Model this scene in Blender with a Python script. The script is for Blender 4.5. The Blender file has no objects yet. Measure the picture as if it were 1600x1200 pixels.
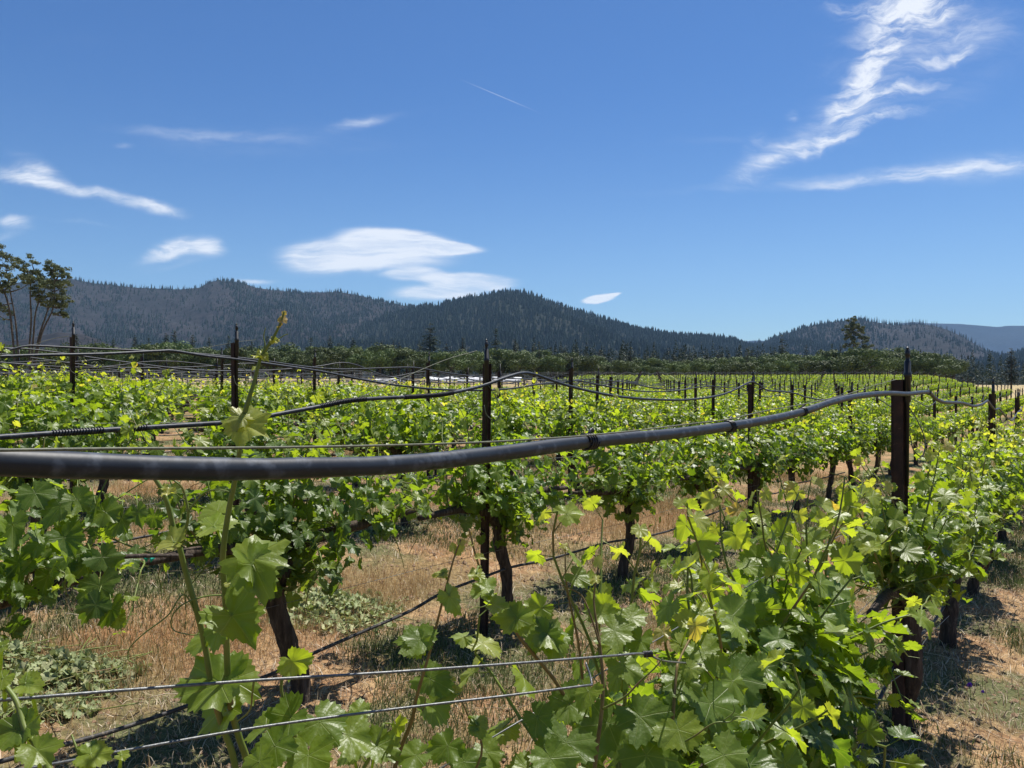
import bpy, math
import numpy as np
C = bpy.context.scene
D2R = math.radians
# ------------------------------------------------------------------ camera
cam_d = bpy.data.cameras.new("camera"); cam = bpy.data.objects.new("camera", cam_d)
C.collection.objects.link(cam); C.camera = cam
cam_d.sensor_width = 36.0; cam_d.lens = 1300.0 / 1600.0 * 36.0
cam_d.clip_start = 0.05; cam_d.clip_end = 60000
CAMZ = 1.6
cam.location = (0, 0, CAMZ); cam.rotation_euler = (D2R(90), 0, 0)
# ------------------------------------------------------------------ view, render
C.view_settings.view_transform = 'Standard'; C.view_settings.look = 'None'
C.view_settings.exposure = 0.68; C.view_settings.gamma = 1.0
C.cycles.max_bounces = 7; C.cycles.diffuse_bounces = 4; C.cycles.glossy_bounces = 2
C.cycles.transmission_bounces = 4; C.cycles.transparent_max_bounces = 6; C.cycles.volume_bounces = 0
C.cycles.sample_clamp_indirect = 6
# ------------------------------------------------------------------ sun
SUN_EL, SUN_AZ = D2R(64), D2R(38)      # azimuth from the view direction, clockwise
sd = bpy.data.lights.new("sun", 'SUN'); sun = bpy.data.objects.new("sun", sd); C.collection.objects.link(sun)
sd.energy = 5.0; sd.angle = D2R(0.5); sd.color = (1.0, 0.955, 0.88)
sv = np.array([math.sin(SUN_AZ)*math.cos(SUN_EL), math.cos(SUN_AZ)*math.cos(SUN_EL), math.sin(SUN_EL)])
from mathutils import Vector
sun.rotation_euler = Vector(sv).to_track_quat('Z', 'Y').to_euler()

# ------------------------------------------------------------------ node helper
class NT:
    def __init__(s, tree): s.t = tree; s.n = tree.nodes; s.l = tree.links
    def new(s, typ, **kw):
        n = s.n.new(typ)
        for k, v in kw.items(): setattr(n, k, v)
        return n
    def put(s, sock, v):
        if isinstance(v, bpy.types.NodeSocket): s.l.new(v, sock)
        elif v is not None: sock.default_value = v
    def math(s, op, a, b=None, c=None, clamp=False):
        n = s.new('ShaderNodeMath', operation=op); n.use_clamp = clamp
        s.put(n.inputs[0], a)
        if b is not None: s.put(n.inputs[1], b)
        if c is not None: s.put(n.inputs[2], c)
        return n.outputs[0]
    def vmath(s, op, a, b=None):
        n = s.new('ShaderNodeVectorMath', operation=op); s.put(n.inputs[0], a)
        if b is not None: s.put(n.inputs[1], b)
        return n
    def noise(s, vec, scale, detail=3, rough=0.55, dist=0.0, out=0):
        n = s.new('ShaderNodeTexNoise'); s.put(n.inputs['Vector'], vec)
        n.inputs['Scale'].default_value = scale; n.inputs['Detail'].default_value = detail
        n.inputs['Roughness'].default_value = rough; n.inputs['Distortion'].default_value = dist
        return n.outputs[out]
    def ramp(s, fac, stops, interp='LINEAR'):
        n = s.new('ShaderNodeValToRGB'); cr = n.color_ramp; cr.interpolation = interp
        while len(cr.elements) < len(stops): cr.elements.new(0.5)
        for e, (p, col) in zip(cr.elements, stops):
            e.position = p
            if not isinstance(col, (tuple, list)): col = (col, col, col)
            e.color = (*col[:3], 1)
        s.put(n.inputs[0], fac); return n.outputs[0]
    def mix(s, fac, a, b, mode='MIX'):
        n = s.new('ShaderNodeMix', data_type='RGBA', blend_type=mode)
        def cc(v): return (*v, 1) if isinstance(v, (tuple, list)) and len(v) == 3 else v
        s.put(n.inputs[0], fac); s.put(n.inputs[6], cc(a)); s.put(n.inputs[7], cc(b)); return n.outputs[2]
    def smooth(s, v, lo, hi, tlo=0.0, thi=1.0):
        n = s.new('ShaderNodeMapRange', interpolation_type='SMOOTHSTEP'); s.put(n.inputs[0], v)
        n.inputs[1].default_value = lo; n.inputs[2].default_value = hi
        n.inputs[3].default_value = tlo; n.inputs[4].default_value = thi; return n.outputs[0]
    def mapping(s, vec, loc=(0,0,0), rot=(0,0,0), sc=(1,1,1), typ='POINT'):
        n = s.new('ShaderNodeMapping', vector_type=typ); s.put(n.inputs[0], vec)
        n.inputs[1].default_value = loc; n.inputs[2].default_value = rot; n.inputs[3].default_value = sc
        return n.outputs[0]

# ------------------------------------------------------------------ sky with cirrus (world)
W = bpy.data.worlds.new("World"); C.world = W; W.use_nodes = True
nt = NT(W.node_tree); nt.n.clear()
SKY_S = 0.056
sky = nt.new('ShaderNodeTexSky', sky_type='NISHITA'); sky.sun_disc = False
sky.sun_elevation = SUN_EL; sky.sun_rotation = SUN_AZ
sky.altitude = 600; sky.air_density = 1.0; sky.dust_density = 0.6; sky.ozone_density = 2.2
geo = nt.new('ShaderNodeTexCoord').outputs['Generated']
sep = nt.new('ShaderNodeSeparateXYZ'); nt.l.new(geo, sep.inputs[0])
yy = nt.math('MAXIMUM', sep.outputs[1], 0.08)
comb = nt.new('ShaderNodeCombineXYZ')
nt.l.new(nt.math('DIVIDE', sep.outputs[0], yy), comb.inputs[0])
nt.l.new(nt.math('DIVIDE', sep.outputs[2], yy), comb.inputs[1])
P0 = comb.outputs[0]          # direction to the sky, as slope right / slope up
warpn = nt.noise(P0, 5.0, 5, 0.6, out=1)
warp = nt.vmath('SUBTRACT', warpn, (0.5, 0.5, 0.5)).outputs[0]
def warped(amt):
    m = nt.vmath('MULTIPLY', warp, (amt, amt, 0)).outputs[0]
    return nt.vmath('ADD', P0, m).outputs[0]
Pw, Ps = warped(0.11), warped(0.045)
def blob(P, x, y, rx, ry, ang, st, soft=1.0):
    v = nt.mapping(P, loc=((x-800)/1300, (600-y)/1300, 0), rot=(0, 0, D2R(ang)), sc=(rx/1300, ry/1300, 1), typ='TEXTURE')
    l = nt.vmath('LENGTH', v).outputs[1]
    return nt.smooth(l, 1.0, 1.0 - soft, 0.0, st)
def blobs(P, L):
    acc = None
    for b in L:
        o = blob(P, *b); acc = o if acc is None else nt.math('ADD', acc, o)
    return nt.math('MINIMUM', acc, 1.15)
wisp = blobs(Pw, [(1405,15,109,70,20,1.0),(1385,75,92,48,48,1.0),(1340,130,71,45,55,.95),(1470,30,86,27,10,.7),(1480,95,97,21,18,.75),
    (1500,60,69,27,10,.5),(1400,150,109,21,14,.85),(1340,165,69,35,40,.8),(1330,205,126,24,18,.95),(1240,235,103,29,32,.8),(1178,245,41,70,-15,.5),
    (1140,290,63,24,24,.5),(1320,5,69,21,-5,.75),(1400,190,126,16,12,.45),(1390,80,218,162,40,.28),(1250,170,27,18,0,.5)])
wisp2 = blobs(Ps, [(1400,80,210,95,48,.42),(1300,190,190,45,30,.40),(1190,255,120,40,32,.45),(1500,60,120,60,15,.35),(1430,272,330,20,3,.62),(1560,262,230,42,5,.50),(1330,285,190,12,4,.45),(1560,60,190,80,0,.22),(1480,150,160,60,20,.2),(1190,222,300,12,0,.2),(1120,300,300,12,2,.16),(1215,245,120,30,30,.35),
    (150,308,175,17,-13,.95),(40,275,85,26,-12,.85),(255,326,62,15,-12,1.0),(60,262,70,24,-30,.5),(22,345,42,17,-8,.9),(5,365,50,14,10,.4),
    (285,385,78,27,8,1.0),(250,395,70,22,25,.7),(330,385,44,22,-10,.8),(270,415,90,10,12,.3),
    (300,214,200,15,-4,.34),(420,225,340,42,0,.20),(560,193,90,18,14,.46),(195,234,24,7,0,.3),(130,60,160,40,0,.06),(400,437,55,7,0,.7),(120,350,120,6,-8,.25),(960,495,45,5,8,.25),(570,190,330,14,10,.08)])
lens = blobs(warped(0.02), [(540,395,150,40,4,.5,1.0),(470,392,70,24,8,.45,1.0),(720,448,150,26,2,.4,1.0),(640,380,160,26,-4,.35,1.0),(590,400,175,38,0,1.0,.75),(625,378,120,24,-6,1.1,.6),(690,388,82,12,-1,1.2,.5),(505,408,92,30,5,.8,.9),(650,430,66,14,0,.75,.5),(735,440,92,18,-1,1.2,.55),
    (690,458,90,16,0,.9,.8),(650,462,70,16,0,.6,.8),(935,464,34,9,10,1.3,.5),(955,458,20,4,14,1.1,.6)])
fib1 = nt.noise(nt.mapping(Pw, rot=(0,0,D2R(-38)), sc=(7, 24, 1)), 2.2, 7, 0.66, 0.6)
fib2 = nt.noise(nt.mapping(Ps, rot=(0,0,D2R(10)), sc=(6, 26, 1)), 2.2, 7, 0.66, 0.4)
fib3 = nt.noise(nt.mapping(Ps, rot=(0,0,D2R(2)), sc=(3.5, 34, 1)), 2.0, 7, 0.66, 0.3)
def eat(mask, fib, amt):
    fib = nt.smooth(fib, 0.28, 0.72)    # fibres eat into the soft parts of the mask
    k = nt.math('MULTIPLY', mask, nt.math('ADD', nt.math('MULTIPLY', fib, amt), 1.0-amt))
    return nt.smooth(k, 0.0, 1.12)
c1 = eat(wisp, fib1, .88); c2 = eat(wisp2, fib2, .70); c3 = eat(lens, fib3, 0.60)
# contrail: thin straight line
v = nt.mapping(P0, loc=((781-800)/1300, (600-150)/1300, 0), rot=(0, 0, D2R(-22.8)), sc=(84/1300, 1.1/1300, 1), typ='TEXTURE')
ct = nt.math('MULTIPLY', nt.smooth(nt.vmath('LENGTH', v).outputs[1], 1.0, 0.0, 0.0, 0.3), nt.smooth(fib3, 0.25, 0.5))
cl = nt.math('MAXIMUM', nt.math('MAXIMUM', c1, c2), nt.math('MAXIMUM', c3, ct))
cl = nt.math('MULTIPLY', cl, nt.smooth(sep.outputs[1], 0.1, 0.35), clamp=True)
cl = nt.math('MINIMUM', cl, 0.93)
tint = nt.mix(nt.smooth(sep.outputs[2], 0.36, 0.03), (0.45, 0.78, 1.20), (0.76, 1.00, 1.24))
skyc = nt.mix(1.0, sky.outputs[0], tint, 'MULTIPLY')
skyc = nt.mix(cl, skyc, (0.60/SKY_S, 0.62/SKY_S, 0.66/SKY_S))
bg = nt.new('ShaderNodeBackground'); nt.l.new(skyc, bg.inputs[0]); bg.inputs[1].default_value = SKY_S
wo = nt.new('ShaderNodeOutputWorld'); nt.l.new(bg.outputs[0], wo.inputs[0])

# ------------------------------------------------------------------ numpy noise and terrain
def _hash(ix, iy, seed):
    h = (ix.astype(np.int64) * 374761393 + iy.astype(np.int64) * 668265263 + seed * 974711) & 0x7fffffff
    h = ((h ^ (h >> 13)) * 1274126177) & 0x7fffffff
    h = (h ^ (h >> 16)) & 0xffff
    return h / 65535.0
def vnoise(x, y, seed=0):
    x = np.asarray(x, float); y = np.asarray(y, float)
    ix = np.floor(x); iy = np.floor(y); fx = x - ix; fy = y - iy
    fx = fx*fx*(3-2*fx); fy = fy*fy*(3-2*fy)
    a = _hash(ix, iy, seed); b = _hash(ix+1, iy, seed); c = _hash(ix, iy+1, seed); d = _hash(ix+1, iy+1, seed)
    return (a*(1-fx)+b*fx)*(1-fy) + (c*(1-fx)+d*fx)*fy
def fbm(x, y, seed=0, octs=4):
    t = 0; a = 0.5; s = 0
    for o in range(octs):
        t = t + a*vnoise(x*2**o+o*17.3, y*2**o-o*9.1, seed+o); s += a; a *= 0.5
    return t/s
def sstep(v, lo, hi):
    t = np.clip((np.asarray(v, float)-lo)/(hi-lo), 0, 1); return t*t*(3-2*t)
ROWD = np.array([0.556, 0.831]); PERP = np.array([-0.831, 0.556]); A1 = np.array([1.675, 3.6])
PS, RS = 4.9, 2.23                 # post spacing along a row, row spacing
def xy(u, v): return A1[0]+u*ROWD[0]+v*PERP[0], A1[1]+u*ROWD[1]+v*PERP[1]
def uv(x, y):
    dx = x-A1[0]; dy = y-A1[1]; return dx*ROWD[0]+dy*ROWD[1], dx*PERP[0]+dy*PERP[1]
def gz(x, y, fine=True):
    x = np.asarray(x, float); y = np.asarray(y, float)
    u, v = uv(x, y); r = np.hypot(x, y)
    vc = np.clip(v, -12, 21); f = 0.068*vc - 0.0016*vc*np.abs(vc) - 0.055*np.exp(-((vc-2.3)/1.1)**2)
    uc = np.clip(u, -10, 30); g = 0.026*uc - 0.0003*uc*np.abs(uc)
    z = 0.02 + f - g
    k = x/np.maximum(y, 1.0); px = 800+1300*k
    lf = 1-sstep(px, 760, 1000)
    z = z + lf*(1.75*sstep(r, 60, 115)+1.0*sstep(r, 120, 230)) + (1-lf)*(1-0.85*sstep(px, 1440, 1560))*1.45*sstep(r, 52, 115)
    if fine:
        w = 1-sstep(r, 25, 60)
        vr = np.mod(v+RS/2, RS)-RS/2
        z = z + w*(0.05*(fbm(x*0.9, y*0.9, 3, 3)-0.5) + 0.03*np.exp(-(vr/0.35)**2) + 0.035*(fbm(x*5, y*5, 5, 3)-0.5))
        near = 1-sstep(r, 7, 14)
        z = z + near*0.022*(fbm(x*24, y*24, 9, 2)-0.5)
    return z
def pix(px, py, Z): return np.array([(px-800)/1300*Z, Z, CAMZ+(600-py)/1300*Z])
def rowZ(px, v0):                  # depth at which a row line v=v0 stands behind picture column px
    k = (px-800)/1300; return (v0 - A1[0]*0.831 + A1[1]*0.556)/(0.556-0.831*k)

# ------------------------------------------------------------------ mesh helper
class MB:
    def __init__(s): s.v = []; s.t = []; s.q = []; s.n = 0; s.age = []; s.uv = []
    def add(s, v, tris=None, quads=None, age=0.0, uvs=None):
        v = np.asarray(v, float).reshape(-1, 3); s.v.append(v)
        if tris is not None and len(tris): s.t.append(np.asarray(tris, np.int64).reshape(-1, 3)+s.n)
        if quads is not None and len(quads): s.q.append(np.asarray(quads, np.int64).reshape(-1, 4)+s.n)
        s.age.append(np.broadcast_to(np.asarray(age, float), (len(v),)))
        s.uv.append(np.zeros((len(v), 2)) if uvs is None else np.asarray(uvs, float).reshape(-1, 2))
        s.n += len(v)
    def box(s, c, h, R=None, age=0.0):
        p = np.array([[x, y, z] for x in (-1, 1) for y in (-1, 1) for z in (-1, 1)], float)*np.asarray(h)
        if R is not None: p = p @ np.asarray(R).T
        s.add(p+np.asarray(c), quads=[[0,1,3,2],[4,6,7,5],[0,4,5,1],[2,3,7,6],[0,2,6,4],[1,5,7,3]], age=age)
    def tube(s, pts, rad, n=8, cap=True, age=0.0, jit=None, seed=0, flat=1.0):
        pts = np.asarray(pts, float); m = len(pts); rad = np.broadcast_to(np.asarray(rad, float), (m,))
        t = np.gradient(pts, axis=0); t /= np.linalg.norm(t, axis=1)[:, None]+1e-12
        a = np.array([0, 0, 1.0]) if abs(t[0, 2]) < 0.9 else np.array([1.0, 0, 0])
        N = np.empty_like(pts); nn = np.cross(t[0], a); nn /= np.linalg.norm(nn)
        for i in range(m):
            nn = nn - t[i]*nn.dot(t[i]); nn /= np.linalg.norm(nn)+1e-12; N[i] = nn
        B = np.cross(t, N); th = np.arange(n)*2*np.pi/n
        r = rad[:, None]*np.ones((1, n))
        if jit is not None: r = r*(1+jit(m, n))
        V = pts[:, None]+r[..., None]*(np.cos(th)[None, :, None]*N[:, None]+flat*np.sin(th)[None, :, None]*B[:, None])
        i = np.arange(m-1)[:, None]*n; j = np.arange(n)[None]; j2 = (j+1) % n
        Q = np.stack([i+j, i+j2, i+n+j2, i+n+j], -1).reshape(-1, 4)
        vv = V.reshape(-1, 3); T = []
        if cap:
            vv = np.vstack([vv, pts[0], pts[-1]]); a0 = m*n
            for k in range(n): T += [[a0, (k+1) % n, k], [a0+1, (m-1)*n+k, (m-1)*n+(k+1) % n]]
        s.add(vv, T, Q, age)
    def mesh(s, name, mat, smooth=True):
        V = np.vstack(s.v); me = bpy.data.meshes.new(name)
        T = np.vstack(s.t) if s.t else np.zeros((0, 3), int); Q = np.vstack(s.q) if s.q else np.zeros((0, 4), int)
        me.vertices.add(len(V)); me.vertices.foreach_set('co', V.astype(np.float32).ravel())
        li = np.concatenate([T.ravel(), Q.ravel()]).astype(np.int32); me.loops.add(len(li)); me.loops.foreach_set('vertex_index', li)
        npol = len(T)+len(Q); me.polygons.add(npol)
        st = np.concatenate([np.arange(len(T))*3, len(T)*3+np.arange(len(Q))*4]).astype(np.int32)
        me.polygons.foreach_set('loop_start', st)
        try: me.polygons.foreach_set('loop_total', np.concatenate([np.full(len(T), 3), np.full(len(Q), 4)]).astype(np.int32))
        except Exception: pass
        me.polygons.foreach_set('use_smooth', np.full(npol, smooth))
        at = me.attributes.new('age', 'FLOAT', 'POINT'); at.data.foreach_set('value', np.concatenate(s.age).astype(np.float32))
        ul = me.uv_layers.new(name='UVMap'); ul.data.foreach_set('uv', np.vstack(s.uv)[li].astype(np.float32).ravel())
        me.materials.append(mat); me.update(calc_edges=True); me.validate()
        return me
    def obj(s, name, mat, parent=None, smooth=True, **tags):
        return link(name, s.mesh(name, mat, smooth), parent, **tags)
def link(name, me, parent=None, loc=None, rz=None, sc=None, **tags):
    o = bpy.data.objects.new(name, me); C.collection.objects.link(o)
    if parent: o.parent = parent
    if loc is not None: o.location = [float(a) for a in loc]
    if rz is not None: o.rotation_euler = (0, 0, rz)
    if sc is not None: o.scale = sc if isinstance(sc, tuple) else (sc,)*3
    for k, t in tags.items():
        if t: o[k] = t
    return o
def empty(name, loc, label, category, group=None, rz=0, sc=None):
    return link(name, None, None, loc, rz, sc, label=label, category=category, group=group)
def crom(P, n=8):
    """Catmull-Rom through control points"""
    P = np.asarray(P, float); Q = np.vstack([2*P[0]-P[1], P, 2*P[-1]-P[-2]]); out = []
    t = np.linspace(0, 1, n, endpoint=False)[:, None]
    for i in range(1, len(Q)-2):
        a, b, c, d = Q[i-1], Q[i], Q[i+1], Q[i+2]
        out.append(0.5*((2*b)+(c-a)*t+(2*a-5*b+4*c-d)*t**2+(-a+3*b-3*c+d)*t**3))
    out.append(P[-1:]); return np.vstack(out)

# ------------------------------------------------------------------ materials
def mat(name):
    m = bpy.data.materials.new(name); m.use_nodes = True; t = NT(m.node_tree)
    b = t.n['Principled BSDF']; return m, t, b
def attr(t, name='age'):
    return t.new('ShaderNodeAttribute', attribute_name=name).outputs['Fac']
def leaf_mat(name, veins=True, dry=False, young=0.0):
    m, t, b = mat(name); out = t.n['Material Output']
    age = attr(t); oc = t.new('ShaderNodeTexCoord'); pos = oc.outputs['Object']
    rnd = t.new('ShaderNodeObjectInfo').outputs['Random']
    n1 = t.noise(pos, 14, 2); n2 = t.noise(pos, 90, 2)
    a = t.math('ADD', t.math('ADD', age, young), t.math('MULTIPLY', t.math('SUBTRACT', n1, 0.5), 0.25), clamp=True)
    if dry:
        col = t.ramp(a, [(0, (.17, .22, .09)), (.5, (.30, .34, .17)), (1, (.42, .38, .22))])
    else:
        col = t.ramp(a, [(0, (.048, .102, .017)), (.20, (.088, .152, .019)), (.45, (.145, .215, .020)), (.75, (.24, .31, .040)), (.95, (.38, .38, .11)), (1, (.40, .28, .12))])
    col = t.mix(t.smooth(n2, .35, .75, 0, .35), col, (.16, .22, .06), 'MIX') if veins else col
    hs = t.new('ShaderNodeHueSaturation'); t.put(hs.inputs['Color'], col)
    t.put(hs.inputs['Value'], t.math('ADD', 0.88, t.math('MULTIPLY', rnd, 0.24))); col = hs.outputs[0]
    bumpsrc = n2
    if veins:
        uvn = oc.outputs['UV']; sp = t.new('ShaderNodeSeparateXYZ'); t.l.new(uvn, sp.inputs[0])
        ax = t.math('ABSOLUTE', sp.outputs[0]); ang = t.math('ARCTAN2', ax, sp.outputs[1])
        r = t.vmath('LENGTH', uvn).outputs[1]; vm = None
        for a0, wd in ((0.0, .034), (.92, .028), (1.9, .024)):
            d = t.math('MULTIPLY', t.math('ABSOLUTE', t.math('SINE', t.math('SUBTRACT', ang, a0))), r)
            k = t.smooth(d, wd*.6, wd*.15); vm = k if vm is None else t.math('MAXIMUM', vm, k)
        # side veins: chevrons off the main ones
        sv_ = t.math('PINGPONG', t.math('ADD', t.math('MULTIPLY', sp.outputs[1], 1.0), t.math('MULTIPLY', ax, -0.9)), 0.085)
        col = t.mix(t.math('MULTIPLY', vm, .35), col, (.30, .36, .12))
        bumpsrc = t.math('ADD', t.math('MULTIPLY', vm, -0.8), t.math('MULTIPLY', t.noise(pos, 160, 2), 0.9))
    # paler underside
    gm = t.new('ShaderNodeNewGeometry'); bf = gm.outputs['Backfacing']
    colb = t.mix(0.55, col, (.20, .27, .10))
    colf = t.mix(bf, col, colb)
    t.put(b.inputs['Base Color'], colf); b.inputs['Roughness'].default_value = 0.36 if not dry else .7
    t.put(b.inputs['Roughness'], t.math('ADD', t.math('MULTIPLY', bf, .25), .42 if not dry else .6))
    b.inputs['Specular IOR Level'].default_value = 0.55 if not dry else .2
    bp = t.new('ShaderNodeBump'); bp.inputs['Strength'].default_value = 0.5; bp.inputs['Distance'].default_value = 0.002
    t.put(bp.inputs['Height'], bumpsrc); t.l.new(bp.outputs[0], b.inputs['Normal'])
    tr = t.new('ShaderNodeBsdfTranslucent')
    t.put(tr.inputs[0], t.mix(1.0, col, (2.15, 2.05, .50) if not dry else (1.2, 1.1, .7), 'MULTIPLY'))
    ms = t.new('ShaderNodeMixShader'); ms.inputs[0].default_value = 0.52 if not dry else .2
    t.l.new(b.outputs[0], ms.inputs[1]); t.l.new(tr.outputs[0], ms.inputs[2]); t.l.new(ms.outputs[0], out.inputs[0])
    return m
M = {}
M['leaf'] = leaf_mat('vine_leaf', young=.05); M['leaf_far'] = leaf_mat('vine_leaf_far', veins=False, young=.10); M['leaf_dry'] = leaf_mat('wilted_leaf', veins=False, dry=True)
def simple(name, stops, nscale, rough=.8, bump=.4, bdist=.01, spec=.3, sc=(1,1,1), metal=0, detail=5, n2=None):
    m, t, b = mat(name); pos = t.new('ShaderNodeTexCoord').outputs['Object']
    n = t.noise(t.mapping(pos, sc=sc), nscale, detail, .6)
    col = t.ramp(n, stops)
    if n2: col = t.mix(t.smooth(t.noise(pos, n2[0], 3), n2[1], n2[2]), col, n2[3])
    t.put(b.inputs['Base Color'], col); b.inputs['Roughness'].default_value = rough
    b.inputs['Specular IOR Level'].default_value = spec; b.inputs['Metallic'].default_value = metal
    if bump:
        bp = t.new('ShaderNodeBump'); bp.inputs['Strength'].default_value = bump; bp.inputs['Distance'].default_value = bdist
        t.put(bp.inputs['Height'], n); t.l.new(bp.outputs[0], b.inputs['Normal'])
    return m
M['bark'] = simple('vine_bark', [(.3, (.022, .016, .012)), (.55, (.07, .052, .04)), (.75, (.15, .12, .095))], 60, .95, .9, .012, sc=(1, 1, .16))
M['green_cane'] = simple('green_cane', [(.3, (.10, .15, .025)), (.7, (.17, .20, .045))], 30, .5, .2, .002, n2=(9, .5, .7, (.20, .12, .05)))
M['cane'] = simple('brown_cane', [(.3, (.12, .085, .03)), (.7, (.24, .17, .06))], 40, .55, .2, .002)
M['rust'] = simple('rusty_steel', [(.3, (.022, .013, .010)), (.55, (.045, .022, .014)), (.8, (.095, .042, .022))], 18, .75, .3, .002, spec=.35, n2=(55, .62, .72, (.14, .075, .045)))
M['poly'] = simple('black_polyethylene', [(.35, (.007, .010, .017)), (.65, (.015, .021, .031))], 14, .50, .45, .002, spec=.34, n2=(55, .50, .70, (.052, .062, .080)))
M['tie'] = simple('black_plastic', [(.3, (.008, .008, .009)), (.7, (.018, .018, .02))], 30, .45, .1, .001, spec=.5)
M['wire'] = simple('galvanised_wire', [(.3, (.07, .075, .075)), (.7, (.19, .195, .19))], 260, .42, .4, .001, spec=.5, metal=.35)
M['greenwire'] = simple('weathered_wire', [(.3, (.07, .075, .05)), (.7, (.16, .165, .11))], 200, .6, .3, .001)
M['drip'] = simple('dusty_drip_hose', [(.35, (.018, .017, .018)), (.62, (.05, .047, .045))], 22, .6, .3, .002, n2=(60, .52, .7, (.15, .12, .09)))
M['teal'] = simple('teal_ribbon', [(.3, (.0, .30, .22)), (.7, (.02, .42, .30))], 30, .5, .1)
M['treebark'] = simple('tree_bark', [(.3, (.035, .028, .022)), (.7, (.11, .09, .07))], 4, .9, .5, .05)
M['fencewood'] = simple('weathered_wood', [(.3, (.22, .21, .20)), (.7, (.46, .44, .42))], 12, .8, .2)
M['white'] = simple('white_row_cover', [(.3, (.62, .63, .64)), (.7, (.80, .80, .80))], 1.2, .6, .4, .05)
M['purple'] = simple('purple_petal', [(.3, (.13, .04, .38)), (.7, (.25, .10, .55))], 60, .6, .1)
def tree_mat(name, stops):
    m, t, b = mat(name); out = t.n['Material Output']
    pos = t.new('ShaderNodeTexCoord').outputs['Object']; rnd = t.new('ShaderNodeObjectInfo').outputs['Random']
    n = t.noise(pos, .9, 3); a = t.math('ADD', t.math('MULTIPLY', attr(t), .55), t.math('MULTIPLY', n, .45))
    col = t.ramp(a, stops); hs = t.new('ShaderNodeHueSaturation'); t.put(hs.inputs['Color'], col)
    t.put(hs.inputs['Value'], t.math('ADD', .65, t.math('MULTIPLY', rnd, .8)))
    t.put(hs.inputs['Hue'], t.math('ADD', .49, t.math('MULTIPLY', rnd, .02)))
    t.put(b.inputs['Base Color'], hs.outputs[0]); b.inputs['Roughness'].default_value = .65; b.inputs['Specular IOR Level'].default_value = .25
    tr = t.new('ShaderNodeBsdfTranslucent'); t.l.new(hs.outputs[0], tr.inputs[0])
    ms = t.new('ShaderNodeMixShader'); ms.inputs[0].default_value = .2
    t.l.new(b.outputs[0], ms.inputs[1]); t.l.new(tr.outputs[0], ms.inputs[2]); t.l.new(ms.outputs[0], out.inputs[0]); return m
M['oak'] = tree_mat('oak_leaves', [(.15, (.035, .055, .016)), (.5, (.065, .095, .024)), (.9, (.12, .15, .045))])
M['fir'] = tree_mat('conifer_needles', [(.15, (.012, .024, .013)), (.5, (.024, .044, .021)), (.9, (.045, .066, .030))])
M['pine'] = tree_mat('grey_pine_needles', [(.15, (.045, .058, .026)), (.5, (.08, .095, .042)), (.9, (.13, .14, .068))])
# ground
m, t, b = mat('ground_soil'); M['ground'] = m
pos = t.new('ShaderNodeTexCoord').outputs['Object']
sp = t.new('ShaderNodeSeparateXYZ'); t.l.new(pos, sp.inputs[0])
vv = t.math('ADD', t.math('MULTIPLY', t.math('SUBTRACT', sp.outputs[0], A1[0]), -0.831), t.math('MULTIPLY', t.math('SUBTRACT', sp.outputs[1], A1[1]), .556))
dr = t.math('PINGPONG', vv, RS/2)                # 0 on a row, RS/2 in the middle of the aisle
big = t.noise(pos, .55, 4, .6); med = t.noise(pos, 3.5, 5, .65); fin = t.noise(pos, 28, 5, .7); vf = t.noise(pos, 110, 3, .7)
soil = t.ramp(fin, [(.3, (.13, .068, .034)), (.5, (.27, .155, .080)), (.72, (.42, .27, .15))])
straw = t.ramp(fin, [(.3, (.17, .115, .062)), (.52, (.35, .225, .115)), (.72, (.54, .375, .205))])
rust = t.ramp(fin, [(.3, (.17, .088, .038)), (.52, (.33, .175, .080)), (.72, (.47, .28, .14))])
green = t.ramp(fin, [(.3, (.05, .065, .025)), (.55, (.115, .125, .055)), (.75, (.24, .22, .12))])
c = t.mix(t.smooth(med, .42, .58), soil, straw)
aisle = t.math('ADD', dr, t.math('MULTIPLY', t.math('SUBTRACT', med, .5), .9))
c = t.mix(t.math('MULTIPLY', t.smooth(aisle, .5, .95, 0, .8), t.smooth(big, .44, .60)), c, rust)
c = t.mix(t.math('MULTIPLY', t.smooth(t.noise(pos, 1.1, 4, .6), .42, .56), t.smooth(aisle, 1.0, .35, .45, .95)), c, green)
far = t.smooth(t.vmath('LENGTH', pos).outputs[1], 75, 110)
c = t.mix(far, c, t.mix(med, (.30, .24, .12), (.40, .31, .17)))
t.put(b.inputs['Base Color'], c); b.inputs['Roughness'].default_value = .95; b.inputs['Specular IOR Level'].default_value = .1
bp = t.new('ShaderNodeBump'); bp.inputs['Strength'].default_value = .8; bp.inputs['Distance'].default_value = .02
t.put(bp.inputs['Height'], t.math('ADD', fin, t.math('MULTIPLY', vf, .5))); t.l.new(bp.outputs[0], b.inputs['Normal'])
def blade_mat(name, stops):
    m, t, b = mat(name); t.put(b.inputs['Base Color'], t.ramp(attr(t), stops)); b.inputs['Roughness'].default_value = .6
    b.inputs['Specular IOR Level'].default_value = .3
    out = t.n['Material Output']; tr = t.new('ShaderNodeBsdfTranslucent'); t.put(tr.inputs[0], t.ramp(attr(t), stops))
    ms = t.new('ShaderNodeMixShader'); ms.inputs[0].default_value = .3
    t.l.new(b.outputs[0], ms.inputs[1]); t.l.new(tr.outputs[0], ms.inputs[2]); t.l.new(ms.outputs[0], out.inputs[0]); return m
M['drygrass'] = blade_mat('dry_grass_blades', [(0, (.28, .15, .06)), (.35, (.38, .23, .10)), (.7, (.54, .40, .20)), (1, (.72, .60, .38))])
M['weed'] = blade_mat('green_weed_blades', [(0, (.05, .075, .02)), (.6, (.10, .14, .04)), (1, (.20, .22, .09))])
M['litter'] = blade_mat('straw_litter', [(0, (.16, .10, .06)), (.5, (.40, .30, .19)), (1, (.70, .60, .45))])
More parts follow.
